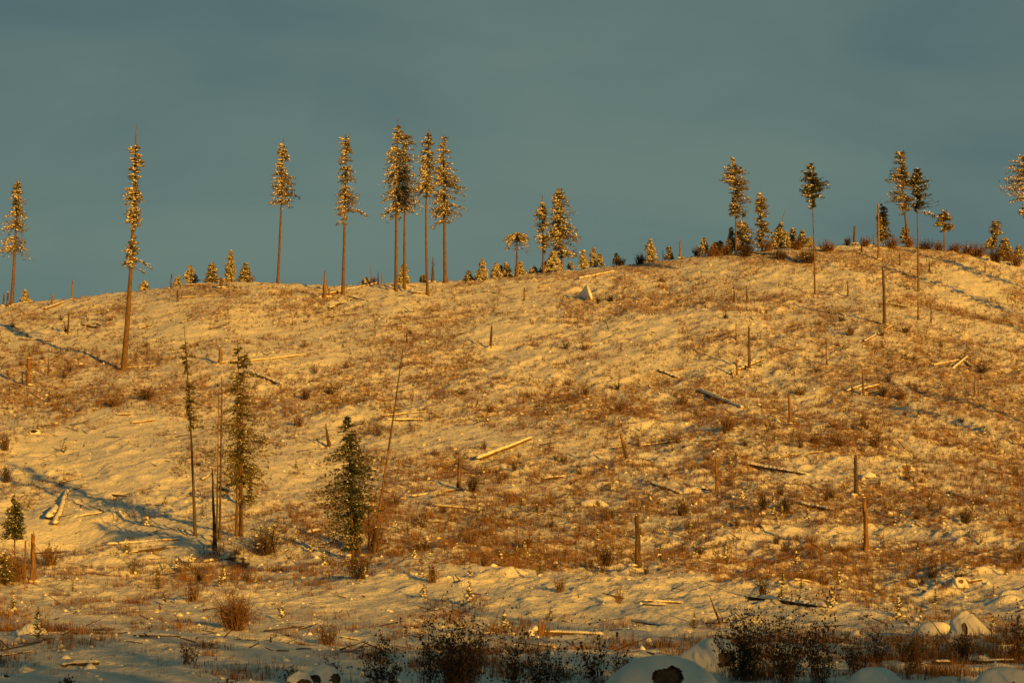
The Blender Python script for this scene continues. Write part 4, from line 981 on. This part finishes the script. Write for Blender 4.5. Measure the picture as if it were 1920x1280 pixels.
# brown brush on the lit slope
BR = 'brown bushes on the lit slope'
br = [(1308, 480, 36, 14, 'brown brush on the skyline left of where the small spruces begin', 60, 60), (1362, 477, 40, 18, 'brown brush on the skyline between low spruces left of the flagged tree', 60, 80), (1440, 470, 40, 16, 'brown brush at the feet of the leaning broken-looking spruce', 60, 80), (1495, 468, 44, 16, 'brown brush under the cluster before the spearhead tree', 60, 80), (1622, 462, 34, 13, 'brown brush between two stubs on the highest skyline', 50, 60), (1705, 464, 36, 16, 'brown brush around the foot of the ragged tree', 50, 70), (1760, 470, 36, 15, 'brown brush left of the lollipop-shaped tree stem', 50, 70), (1815, 476, 44, 18, 'brown brush midway between lollipop-shaped tree and crooked pine', 60, 90), (1890, 490, 50, 20, 'russet brush right of the crooked little pine', 60, 90),
      (440, 1180, 120, 74, 'large russet bush on the lower left, biggest on the lit snow', 320, 2400), (362, 1128, 55, 50, 'russet bush up-left of the large russet one', 60, 260),
      (500, 1040, 120, 74, 'dark thick bush at the right foot of the middle clump', 140, 500), (672, 1084, 95, 62, 'russet bush around the foot of the full dark spruce', 90, 300),
      (702, 1034, 80, 84, 'brown bush behind the reddish stub', 90, 300), (615, 1208, 80, 50, 'low russet bush on the lit lower slope left of the central bush', 80, 400),
      (812, 1092, 40, 42, 'round russet bush below the pair of bowed logs', 60, 220), (886, 924, 40, 36, 'dark bush right of the square stub', 80, 200), (1136, 1060, 60, 42, 'dark bush left of the tall thick stub', 90, 260),
      (882, 1020, 55, 32, 'brown bush left of centre below the bowed log', 70, 160), (790, 1032, 70, 26, 'low brown brush right of the full dark spruce', 70, 160), (1278, 966, 40, 28, 'left one of three dark bushes under the knobbly stub', 70, 160), (1432, 960, 44, 34, 'middle one of three dark bushes under the knobbly stub', 70, 160),
      (1474, 962, 46, 40, 'right fuller one of three dark bushes under the knobbly stub', 90, 240), (1812, 982, 36, 30, 'compact dark bush at the right over the smooth snow', 70, 160), (275, 750, 56, 28, 'dark bush in the brush band left of the dead-looking spruce', 80, 120),
      (215, 762, 60, 24, 'broad brown bush in the brush band at left', 80, 120), (572, 750, 30, 24, 'dark round bush at the left of the brush band right of the clump', 60, 100), (620, 740, 40, 18, 'dark low bush in the middle of the brush band right of the clump', 60, 100),
      (560, 800, 40, 26, 'brown bush below the brush band right of the clump', 60, 120), (455, 760, 30, 24, 'brown tuft behind the stems of the middle clump', 40, 80), (10, 845, 36, 40, 'brown bush at the left edge mid height', 60, 160), (12, 905, 26, 32, 'dark bush at the left edge lower down', 60, 120),
      (95, 1060, 80, 42, 'brown brush right of the thick bright orange stub', 90, 260), (30, 1092, 60, 56, 'brown brush at the lower left edge under the small spruce', 90, 260), (1360, 598, 18, 12, 'tiny dark bush on the upper slope below the matching stubs', 40, 60), (1146, 566, 20, 14, 'right dark tuft by the grey upright root plate', 40, 60),
      (1121, 570, 12, 16, 'left dark tuft by the grey upright root plate', 30, 40), (1698, 624, 22, 14, 'dark rounded bush right of the tall grey stub', 50, 80), (1594, 630, 34, 22, 'brown bush left of the tall grey stub', 60, 90), (1200, 496, 30, 16, 'dark bush left of the lone golden spruce on the skyline', 60, 90),
      (1165, 498, 26, 12, 'brown bush by the small spruce on the middle skyline', 50, 60), (1340, 480, 60, 18, 'brown brush left of the flagged tree', 80, 120), (1400, 480, 60, 20, 'brown brush around the feet of the flagged tree and dark spruce', 80, 120), (1462, 486, 50, 16, 'dark brush patch just under the cluster before the spearhead tree', 80, 100),
      (1512, 494, 60, 22, 'wide dark brush patch left of the spearhead tree stem', 90, 120), (1552, 472, 52, 18, 'brown brush patch right of the spearhead tree stem', 80, 120), (1590, 460, 22, 12, 'small bush on the skyline left of the dark square-topped stub', 40, 40), (1672, 466, 46, 18, 'russet brush between the feathery spruce and ragged tree', 80, 100),
      (1735, 468, 50, 16, 'brown brush right of the dark flagged tree on the skyline', 70, 80), (1790, 472, 50, 14, 'brown brush right of the lollipop-shaped tree', 70, 80), (1835, 482, 54, 20, 'thick brown brush left of the crooked little pine', 90, 120), (1868, 492, 50, 22, 'dark brush under the crooked little pine', 90, 120), (1905, 500, 46, 20, 'brown brush at the right edge of the skyline', 70, 90),
      (703, 531, 18, 14, 'low bush in the ridge slash between two tall spruces', 40, 40), (1530, 832, 60, 26, 'left brown bush of the wide brush band at right', 80, 120), (1575, 836, 60, 28, 'middle brown bush of the wide brush band at right', 80, 120), (1640, 838, 50, 26, 'right brown bush of the wide brush band at right', 80, 120),
      (1365, 806, 50, 34, 'tall tangled brown bush under the big grey log', 70, 120), (1280, 760, 50, 22, 'brown bush left of the big grey log', 70, 120), (1500, 742, 60, 22, 'brown bush above the thick stub with orange upper side', 70, 110), (1655, 745, 34, 26, 'dark bush right of the cross-shaped pile', 60, 100), (1690, 750, 40, 22, 'russet bush farther right of the cross-shaped pile', 60, 100),
      (1840, 700, 50, 22, 'dark brush left of right edge below the crossed logs', 70, 100), (1270, 830, 44, 18, 'brown tuft over the long thin log on open snow', 50, 60), (990, 1030, 40, 30, 'brown bush on the lower middle slope', 50, 120), (1050, 1110, 36, 34, 'russet bush on the flat left of the tall thick stub', 50, 120), (1700, 900, 40, 20, 'brown tuft below the snow-covered hollow stump', 50, 80),
      (920, 775, 34, 20, 'brown tuft at mid slope left of centre', 50, 80), (1240, 530, 40, 10, 'thin brown brush below the lone golden spruce', 40, 60), (1160, 1130, 34, 30, 'wiry shrub on flat snow right of the tall thick stub', 40, 100), (1430, 1120, 50, 46, 'wiry russet shrub over the long dark half buried log', 50, 160)]
for (x, y, w, h, lab, n, lf) in br:
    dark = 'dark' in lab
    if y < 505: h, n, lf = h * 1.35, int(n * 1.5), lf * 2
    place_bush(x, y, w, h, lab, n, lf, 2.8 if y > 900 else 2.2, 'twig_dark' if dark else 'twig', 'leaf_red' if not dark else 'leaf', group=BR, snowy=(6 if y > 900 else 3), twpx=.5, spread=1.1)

# ------------------------------------------------------------------ copies: low shrubs and snow-capped seedlings, individuals sharing meshes
shr = []
for q in range(5):
    st, lf, sn = bush_mesh(900 + q, .55, .75 + .1 * q, 46, 0, 0, .014, spread=1.1, snowy=5)
    mb = MB()
    for v_, f_ in zip(st.v, st.f): mb.add(v_, f_ - f_.min(), 0)
    for v_, f_ in zip(sn.v, sn.f): mb.add(v_, f_ - f_.min(), 1)
    shr.append(mb.mesh('low_shrub', [M['twig'] if q < 3 else M['twig_dark'], M['snow']]))

LAND = []
for (x_, y_, t_, w_, lab_, *_r) in ST:
    if 6 <= len(lab_.split()) <= 9 and not any(q in lab_ for q in ('skyline', 'beside', 'foot', 'below', 'brow')): LAND.append((x_, (y_ + t_) / 2, lab_))
for (x0_, y0_, x1_, y1_, w_, sn_, lab_, m_) in LG:
    if len(lab_.split()) <= 9 and w_ >= 4: LAND.append(((x0_ + x1_) / 2, (y0_ + y1_) / 2, lab_))
LAND += [(446, 900, 'middle clump of trees'), (655, 940, 'full dark green spruce'), (232, 640, 'foot of the tallest tree'), (1240, 1250, 'large smooth snow dome'), (852, 1240, 'big dense dark central bush'),
         (1470, 1220, 'tallest dark bush of the right foreground'), (440, 1140, 'large russet bush at lower left'), (1812, 1170, 'tall snow-plastered stump at lower right'), (1060, 1182, 'uprooted log with splintered root'),
         (1098, 548, 'grey upright root plate'), (365, 960, 'dead-looking spruce pole'), (1636, 860, 'snow-covered hollow stump'), (1722, 530, 'foot of the dark flagged tree'), (1528, 540, 'foot of the spearhead tree'),
         (886, 910, 'dark bush by the square stub'), (1136, 1045, 'dark bush left of the tall thick stub'), (500, 1010, 'dark thick bush by the middle clump')]
USED = set()
def where(px, py, noun):
    """A label that says which one: its bearing from a landmark that one can find; None when every near landmark is taken."""
    for (lx, ly, nm) in sorted(LAND, key=lambda q: (q[0] - px) ** 2 + 2.5 * (q[1] - py) ** 2)[:5]:
        dx, dy = px - lx, py - ly
        if abs(dx) < 8 and abs(dy) < 8: continue
        side = ('right of' if dx > 0 else 'left of') if abs(dx) > 1.3 * abs(dy) else ('below' if dy > 0 else 'above')
        dist = math.hypot(dx, dy)
        lab = f"{noun} {'just ' if dist < 35 else 'well ' if dist > 90 else ''}{side} the {nm}".replace('the the', 'the')
        if dist < 170 and 4 <= len(lab.split()) <= 16 and lab not in USED:
            USED.add(lab); return lab
    return None
r = np.random.default_rng(5)
cnt = tries = 0
while cnt < 150 and tries < 6000:
    tries += 1
    px, py = r.uniform(5, 1915), r.uniform(600, 1110)
    p = at(px, py)
    if veg_density(np.array(px), np.array(py), p[0], p[1]) < .6: continue
    q = r.integers(0, 5)
    lab = where(px, py, 'low brown twiggy shrub' if q < 3 else 'low dark twiggy shrub')
    if lab is None: continue
    o = bpy.data.objects.new('low_shrub', shr[q]); COL.objects.link(o)
    o.location = p; s = r.uniform(.6, 1.35); o.scale = (s * 1.3, s, s * r.uniform(.6, 1)); o.rotation_euler.z = r.random() * 6.28
    tag(o, lab, 'shrub', 'low shrubs scattered over the slope'); cnt += 1

def seedling_mesh(seed, dens=1.0, snow=1.0):
    r = np.random.default_rng(seed); mb = MB(); H = 1.0
    blades(mb, np.zeros((3, 3)), unit(np.array([[0, 0, 1.]] * 3) + r.normal(size=(3, 3)) * .02), np.full(3, H), np.full(3, .018), 1, r)
    n = int(95 * dens); z = r.random(n) ** 1.2 * .9 + .05; ph = r.random(n) * 6.28
    p = np.stack([np.zeros(n), np.zeros(n), z], -1)
    d = unit(np.stack([np.cos(ph), np.sin(ph), r.uniform(-.1, .8, n)], -1))
    blades(mb, p, d, (1.02 - z) * .42 * r.uniform(.6, 1.1, n) + .05, np.full(n, .022), 0, r)
    k_ = int(16 * snow)
    zz = r.random(k_) * .75 + .05; ph = r.random(k_) * 6.28; rr = (1 - zz) * .3 * r.random(k_)
    a = r.uniform(.05, .13, k_) * (1.2 - zz)
    lumps(mb, np.stack([np.cos(ph) * rr, np.sin(ph) * rr, zz], -1), np.stack([a * 1.2, a, a * .8], -1), 2, r)
    return mb.mesh('spruce_seedling', [M['needle'], M['bark'], M['snow']])
sd = [seedling_mesh(40 + q, 1, [.2, .5, .9, 1.5][q % 4]) for q in range(8)]
cnt = tries = 0
while cnt < 170 and tries < 6000:
    tries += 1
    px = r.uniform(5, 1915); py = r.uniform(640, 1200) if r.random() < .8 else r.uniform(1000, 1130)
    p = at(px, py)
    if veg_density(np.array(px), np.array(py), p[0], p[1]) < .12: continue
    q = r.integers(0, 8)
    lab = where(px, py, ['green spruce seedling', 'snow-flecked spruce seedling', 'snowy spruce seedling', 'snow-smothered spruce seedling'][q % 4])
    if lab is None: continue
    o = bpy.data.objects.new('spruce_seedling', sd[q]); COL.objects.link(o)
    o.location = p; s = r.uniform(.4, 1.15) * (1.15 if py > 950 else 1.0); o.scale = (s, s, s * r.uniform(.8, 1.2)); o.rotation_euler.z = r.random() * 6.28
    tag(o, lab, 'seedling', 'spruce seedlings planted over the slope'); cnt += 1

# ------------------------------------------------------------------ stumps under snow
def mound(px, py, wpx, hpx, label, holes, depth=.8, seed=1, name='snow_covered_stump', lump=.12, rim=None, wood='bark_dark', cat='stump', pw=2.2):
    """A stump or rock under a thick cap of snow; holes = (x offset, height, half width, half height) in photo pixels where the dark wood shows."""
    r = np.random.default_rng(seed)
    p = at(px, py); k = p[1] / F
    a, h = wpx * k / 2, hpx * k; dp = a * depth
    root = thing(name, label, cat, p)
    nu, nv = 170, 70
    th = np.linspace(0, 2 * np.pi, nu, endpoint=False); v = np.linspace(0, 1, nv)
    T, Vv = np.meshgrid(th, v)
    el = Vv * np.pi / 2
    rr = np.cos(el) ** (2 / pw); zz = np.sin(el) ** (2 / pw)
    wob = 1 + lump * 1.8 * fbm(np.cos(T) * rr * 1.7 + seed + zz * 1.3, np.sin(T) * rr * 1.7 - zz * 1.1, 3, seed)
    X = a * rr * np.cos(T) * wob; Y = dp * rr * np.sin(T) * wob; Z = h * zz * (1 + lump * fbm(np.cos(T) * rr * 1.5, np.sin(T) * rr * 1.5 + 5, 3, seed + 3)) - .12
    X = X + (1 - Vv) ** 3 * .35 * a * np.cos(T); Y = Y + (1 - Vv) ** 3 * .3 * dp * np.sin(T)
    idx = np.arange(nu * nv).reshape(nv, nu)
    q = np.stack([idx[:-1], np.roll(idx, -1, 1)[:-1], np.roll(idx, -1, 1)[1:], idx[1:]], -1).reshape(-1, 4)
    P = np.stack([X, Y, Z], -1).reshape(-1, 3)
    C = P[q].mean(1)
    keep = np.ones(len(q), bool)
    for (hx, hy, hw, hh) in holes:
        inside = ((C[:, 0] - hx * k) / (hw * k)) ** 2 + ((C[:, 2] - hy * k) / (hh * k)) ** 2 < 1 + .9 * fbm(C[:, 0] * 5 / a, C[:, 2] * 5 / a, 3, seed)
        keep &= ~(inside & (C[:, 1] < 0.05))
    mb = MB(); mb.add(P, q[keep]); mb.build('snow_cover', M['snow'], root, smooth=True)
    # the wood inside: a rough lump a hand's breadth under the snow
    ib = MB(); fac = .86
    Pi = P * np.array([fac, fac, .93]); Pi = Pi * (1 + .12 * fbm(P[:, 0] * 9 / a, P[:, 2] * 9 / a + P[:, 1] * 7 / a, 3, seed + 9))[:, None]
    ib.add(Pi, q); ib.build('stump', M[wood], root)
    return root, p, k

mound(1240, 1300, 190, 82, 'large smooth snow dome over a stump with a dark hollow, bottom edge right of centre', [(6, 34, 27, 20)], .8, 1, lump=.05, wood='bark')
mound(1335, 1256, 112, 66, 'snow-covered rock or stump leaning into the dark bush right of the snow dome', [(24, 22, 18, 16)], .8, 2, lump=.2, wood='bark_dark', pw=2.3)
mound(1640, 1292, 96, 52, 'round plain snow mound at the bottom edge right of the dark bushes', [], .8, 3, lump=.05)
mound(1888, 1300, 110, 58, 'snow hump with two dark holes at the bottom right corner', [(-24, 14, 7, 9), (2, 14, 8, 10)], .8, 4, lump=.12, wood='bark_dark')
mound(1812, 1192, 72, 54, 'tall snow-plastered stump with a lit right side at lower right', [(-8, 14, 5, 15)], .8, 5, lump=.28, wood='wood', pw=1.35)
mound(1752, 1190, 70, 30, 'low shaded snow mound left of the snow-plastered stump', [], .8, 6, lump=.08)
mound(1608, 1194, 30, 20, 'small pointed snowy stump right of the dark bushes', [(6, 9, 4, 5)], .8, 7, lump=.2, wood='wood', pw=1.6)
mound(610, 1286, 72, 46, 'snow-covered stump with dark roots at the bottom left of centre', [(-18, 13, 13, 7), (20, 14, 10, 10)], .8, 8, lump=.3, wood='bark_dark', pw=1.7)
mound(563, 1290, 60, 38, 'snow-capped dark root clump left of the snow-covered stump', [(8, 10, 13, 8), (-20, 7, 6, 5)], .8, 9, lump=.3, wood='bark_dark', pw=1.7)
mound(1695, 884, 34, 18, 'snow-covered hollow stump with arched rim on the right slope', [(3, 7, 9, 6)], .7, 10, lump=.1, wood='wood')
mound(1798, 1098, 28, 20, 'knobbly snow-plastered stump near the right edge', [(2, 8, 5, 4)], .8, 12, lump=.22, wood='wood')
mound(60, 1186, 46, 22, 'snow mound over a stump at the lower left edge', [(16, 12, 5, 3)], .8, 13, lump=.1)
mound(1112, 946, 46, 14, 'shaded snow hump at mid slope under the red-ended log', [], .8, 14, lump=.1)
mound(1630, 892, 24, 10, 'small snow hump left of the hollow stump', [], .8, 15, lump=.15)
mound(1690, 840 + 40, 20, 8, 'tiny snow hump beside the hollow stump', [], .8, 16, lump=.15)
mound(8, 1270, 24, 14, 'snow-capped dark stone at the lower left corner', [(6, 4, 6, 4)], .8, 17, wood='char')
mound(65, 815, 20, 10, 'snow-capped rock with dark underside on the left slope', [(0, 3, 6, 3)], .8, 18, wood='char')
# upturned root plate, the grey upright slab on the upper middle slope
p = at(1098, 562); k = p[1] / F
root = thing('root_plate', 'grey upright root plate with a lit right face on the upper middle slope', 'root plate', p)
root.rotation_euler.z = math.radians(-70)
mb = MB(); rr_ = np.random.default_rng(3)
prof_ = np.array([[-34, -3], [-28, 10], [-20, 16], [-2, 21], [8, 27], [16, 20], [26, 10], [34, -3]]) * k
n = len(prof_); dpt = 2.5 * k
fr = np.stack([prof_[:, 0], -dpt + rr_.normal(size=n) * k, prof_[:, 1]], -1); bk = np.stack([prof_[:, 0] * .9, dpt + rr_.normal(size=n) * k, prof_[:, 1] * .95], -1)
mid_ = np.stack([prof_[:, 0] * 1.08, np.zeros(n), prof_[:, 1] * 1.04], -1)
c0 = np.array([[0, -dpt * 1.02, 9 * k]]); c1 = np.array([[0, dpt * 1.02, 9 * k]])
mb.add(np.vstack([fr, mid_, bk, c0, c1]), np.array([[i, (i + 1) % n, n + (i + 1) % n, n + i] for i in range(n)] + [[n + i, n + (i + 1) % n, 2 * n + (i + 1) % n, 2 * n + i] for i in range(n)]))
mb.add(np.vstack([fr, c0]), [[(i + 1) % n, i, n] for i in range(n)]); mb.add(np.vstack([bk, c1]), [[i, (i + 1) % n, n] for i in range(n)])
mb.build('root_mass', M['snow'], root)
rm = MB(); nn = 14
pb = np.stack([rr_.uniform(2, 9, nn) * k, rr_.uniform(-4, 4, nn) * k, rr_.uniform(0, 16, nn) * k], -1)
blades(rm, pb, unit(np.stack([rr_.uniform(.3, 1, nn), rr_.normal(size=nn) * .6, rr_.uniform(-.6, .8, nn)], -1)), rr_.uniform(3, 8, nn) * k, np.full(nn, 1.2 * k), 0, rr_)
rm.build('roots', M['wood_orange'], root)

# torn-up root with its snow-covered log on the flat snow
p = at(1013, 1192); k = p[1] / F
root = thing('uprooted_log', 'snow-covered log with splintered upright root end, lit orange, on the flat snow', 'log', p)
tb = MB(); tube(tb, np.array([[-4, 4, 6], [30, 8, 6], [75, 10, 5], [112, 12, 3]]) * k, np.array([7, 6, 5, 3]) * k, 9, jit=.15); tb.build('trunk', M['bark'], root)
sm = MB(); q = 26
xs = np.linspace(4, 112, q)
lumps(sm, np.stack([xs, 4 + xs * .07, 9.5 - xs * .045], -1) * k, np.stack([np.full(q, 7), np.full(q, 8), np.full(q, 4.5)], -1) * k)
lumps(sm, np.array([[-18, 0, 8], [-10, -2, 13], [-26, 0, 3], [-6, 0, 16], [-16, -3, 2]]) * k, np.array([[10, 9, 9], [8, 8, 9], [9, 8, 7], [5, 5, 6], [9, 9, 6]]) * k)
sm.build('snow_cover', M['snow'], root, smooth=True)
rt = MB(); rr_ = np.random.default_rng(8)
for (x, z, dx, dz, w) in [(0, 0, -2, 34, 5), (2, 4, 8, 18, 5), (4, 2, 14, 9, 4), (6, 0, 16, 3, 4), (3, 6, 4, 22, 4), (8, 3, 12, 14, 3)]:
    tube(rt, np.array([[x, -3, z], [x + dx * .5 + 1, -4, z + dz * .5], [x + dx, -3, z + dz]]) * k, np.array([w, w * .7, w * .3]) * k, 6, jit=.5, r=rr_, jag=2 * k)
rt.build('root', M['wood_orange'], root)
kb = MB(); tube(kb, np.array([[-27, -9, 4], [-25, -5, 4]]) * k, np.array([5, 5.5]) * k, 8, jit=.2); kb.build('knot', M['char'], root)

# ------------------------------------------------------------------ stuff: stalks, snow clods, slash
def sample(n, seed, pmin=0.0, lo=None, hi=1288, power=1.0):
    r = np.random.default_rng(seed)
    u = r.uniform(-40, 1960, n)
    y0 = yr(u) if lo is None else np.maximum(yr(u), lo)
    f_ = r.random(n)
    py = y0 + (hi - y0) * f_
    G = np.clip((1065 - py) / (1065 - yr(u)), 0, 1)
    tt = 1 - (1 - G) ** (1 / PW)
    dh = 150 + tt * (dr(u) - 150)
    # near part: invert the profile numerically
    dn = np.linspace(60, 150, 200); pn = HOR - np.interp(dn, ZD, ZZ) / dn * F
    d = np.where(py < 1065, dh, np.interp(-py, -pn, dn))
    d = d * (1 + r.normal(size=n) * .012)
    d = np.where(tt > .97, d + r.random(n) * 12 - 4, d)
    x = (u - 960) / F * d
    return r, u, py, x, d, height(x, d)

TONES = np.array([[.17, .078, .028], [.21, .11, .04], [.12, .058, .022], [.26, .15, .058], [.075, .045, .02], [.15, .11, .036]])
def stalks(n, seed, per, hmin, hmax, wd, name, label, power=1.0, lo=None, hi=1288, mind=.02, spread=.12):
    r, u, py, x, d, z = sample(n, seed, lo=lo, hi=hi)
    vd_ = veg_density(u, py, x, d)
    keep = r.random(n) < np.clip((vd_ - mind) / .75, .02, 1) ** power
    if lo is None: keep &= r.random(n) < .22 + 1.5 * np.clip(fbm(x / .9, d / 1.6, 2, 411) + .22, 0, 1)
    u, x, d, z, vd_ = u[keep], x[keep], d[keep], z[keep], vd_[keep]
    m = len(x)
    ph = r.random((m, per)) * 6.28
    sp = spread * np.sqrt(r.random((m, per)))
    b = np.stack([x[:, None] + np.cos(ph) * sp, d[:, None] + np.sin(ph) * sp, np.repeat(z[:, None] - .05, per, 1)], -1).reshape(-1, 3)
    th = r.random(m * per) * 6.28; ln_ = r.random(m * per) ** 1.5 * .55
    dd = unit(np.stack([np.cos(th) * ln_, np.sin(th) * ln_, np.ones(m * per)], -1))
    h = (r.uniform(hmin, hmax, m) * (.6 + .5 * np.clip(vd_, 0, 1)))[:, None] * r.uniform(.5, 1.1, (m, per))
    w = wd * r.uniform(.6, 1.4, m * per) * np.repeat(.6 + d / 400, per)
    zone = (vnoise(x / 6, d / 9, 301) + .5) * 3 + r.random(m) * 2.6
    ti = np.clip(zone.astype(int), 0, 5)
    col = np.repeat(TONES[ti], per, axis=0) * r.uniform(.75, 1.25, (m * per, 1))
    mb = MB(); blades(mb, b, dd, h.ravel(), w, 0, r, col)
    tag(mb.build(name, M['stalk'], colors=True), label, 'dry plants', kind='stuff')
stalks(190000, 71, 7, .22, .68, .012, 'dry_stalks', 'reddish brown dry stalks standing through the snow all over the slope', 1.0)
stalks(15000, 72, 9, .5, 1.05, .012, 'tall_weeds', 'taller russet weed stems in the thick patches of the slope', 1.6, mind=.45, spread=.2)
stalks(2600, 73, 3, .25, .7, .005, 'foreground_weeds', 'thin dark weed stems on the flat foreground snow', .3, lo=1100, mind=-.1, spread=.06)

def clods(n, seed, name, label, smin, smax, flat):
    r, u, py, x, d, z = sample(n, seed)
    vd_ = veg_density(u, py, x, d)
    keep = r.random(n) < .25 + .6 * np.clip(vd_, 0, 1)
    x, d, z = x[keep], d[keep], z[keep]; m = len(x)
    a = r.uniform(smin, smax, m) ** 1.0 * (.7 + r.random(m) ** 3 * 1.6)
    mb = MB(); lumps(mb, np.stack([x, d, z + a * flat * .1], -1), np.stack([a * r.uniform(.8, 1.7, m), a, a * flat * r.uniform(.6, 1.3, m)], -1), 0, r)
    tag(mb.build(name, M['snow'], smooth=True), label, 'snow', kind='stuff')
clods(10000, 81, 'snow_clods', 'lumps of snow caught on stems and debris all over the slope', .035, .10, .9)

# thin logging slash: sticks too many to count
r, u, py, x, d, z = sample(1700, 91)
keep = py < 1240; u, py, x, d, z = u[keep], py[keep], x[keep], d[keep], z[keep]; n = len(x)
L = r.uniform(.2, .7, n) + r.random(n) ** 6 * 1.8
th = r.random(n) * np.pi
e = np.stack([x + np.cos(th) * L, d + np.sin(th) * L], -1)
ze = height(e[:, 0], e[:, 1]); up = r.random(n) ** 3 * .5
p0 = np.stack([x, d, z + .05], -1); p1 = np.stack([e[:, 0], e[:, 1], ze + .06 + up * L], -1)
dd = unit(p1 - p0); s1 = unit(np.cross(dd, [0, 0, 1.])); s2 = np.cross(dd, s1)
w = (r.uniform(.015, .045, n) * (.6 + d / 350))[:, None]
V = np.stack([p0 + s1 * w, p0 - s1 * w * .6 + s2 * w, p0 - s1 * w * .6 - s2 * w, p1 + s1 * w * .6, p1 - s1 * w * .4 + s2 * w * .6, p1 - s1 * w * .4 - s2 * w * .6], 1)
Fq = np.array([[0, 1, 4, 3], [1, 2, 5, 4], [2, 0, 3, 5]])
mb = MB(); mb.add(V.reshape(-1, 3), (Fq[None] + (np.arange(n) * 6)[:, None, None]).reshape(-1, 4))
Ft = np.array([[0, 2, 1], [3, 4, 5]]); mb.f.append((Ft[None] + (np.arange(n) * 6)[:, None, None]).reshape(-1, 3)); mb.m.append(np.zeros(2 * n, int))
tag(mb.build('logging_slash', M['bark_dark']), 'thin broken sticks and slash strewn over the snow', 'slash', kind='stuff')

# ------------------------------------------------------------------ the uncut forest behind and to the right of the lens, which shades the foreground
r = np.random.default_rng(17)
mb = MB()
sx, sy = math.sin(SUN_AZ), -math.cos(SUN_AZ)
for q in range(600):
    a = r.uniform(-80, 80); dist = 110 + r.uniform(0, 60)
    cx, cy = EDGE(a); bx = cx + sx * dist + r.normal() * 2; by = cy + sy * dist + r.normal() * 2
    gz = float(height(np.array(bx), np.array(by)))
    H = (dist * math.tan(SUN_EL) - 4.2 - gz) * (r.uniform(.95, 1.1) + r.random() ** 4 * .5)
    base = np.array([bx, by, gz])
    tube(mb, base + np.array([[0, 0, -.3], [0, 0, H]]), [.22, .03], 5, 1)
    nb = 60; zz = r.uniform(.12, 1, nb) * H; ph = r.random(nb) * 6.28
    wd = (1 - zz / H) * 3.2 + .3
    pts = base + np.stack([np.zeros(nb), np.zeros(nb), zz], -1)
    for rep in range(3):
        blades(mb, pts, unit(np.stack([np.cos(ph + rep * .35), np.sin(ph + rep * .35), np.full(nb, -.35)], -1)), wd * r.uniform(.7, 1.1, nb), np.full(nb, .32), 0, r)
tag(mb.build('forest', [M['needle_dark'], M['bark_dark']]), 'dark uncut forest standing behind the viewpoint', 'forest', kind='stuff')
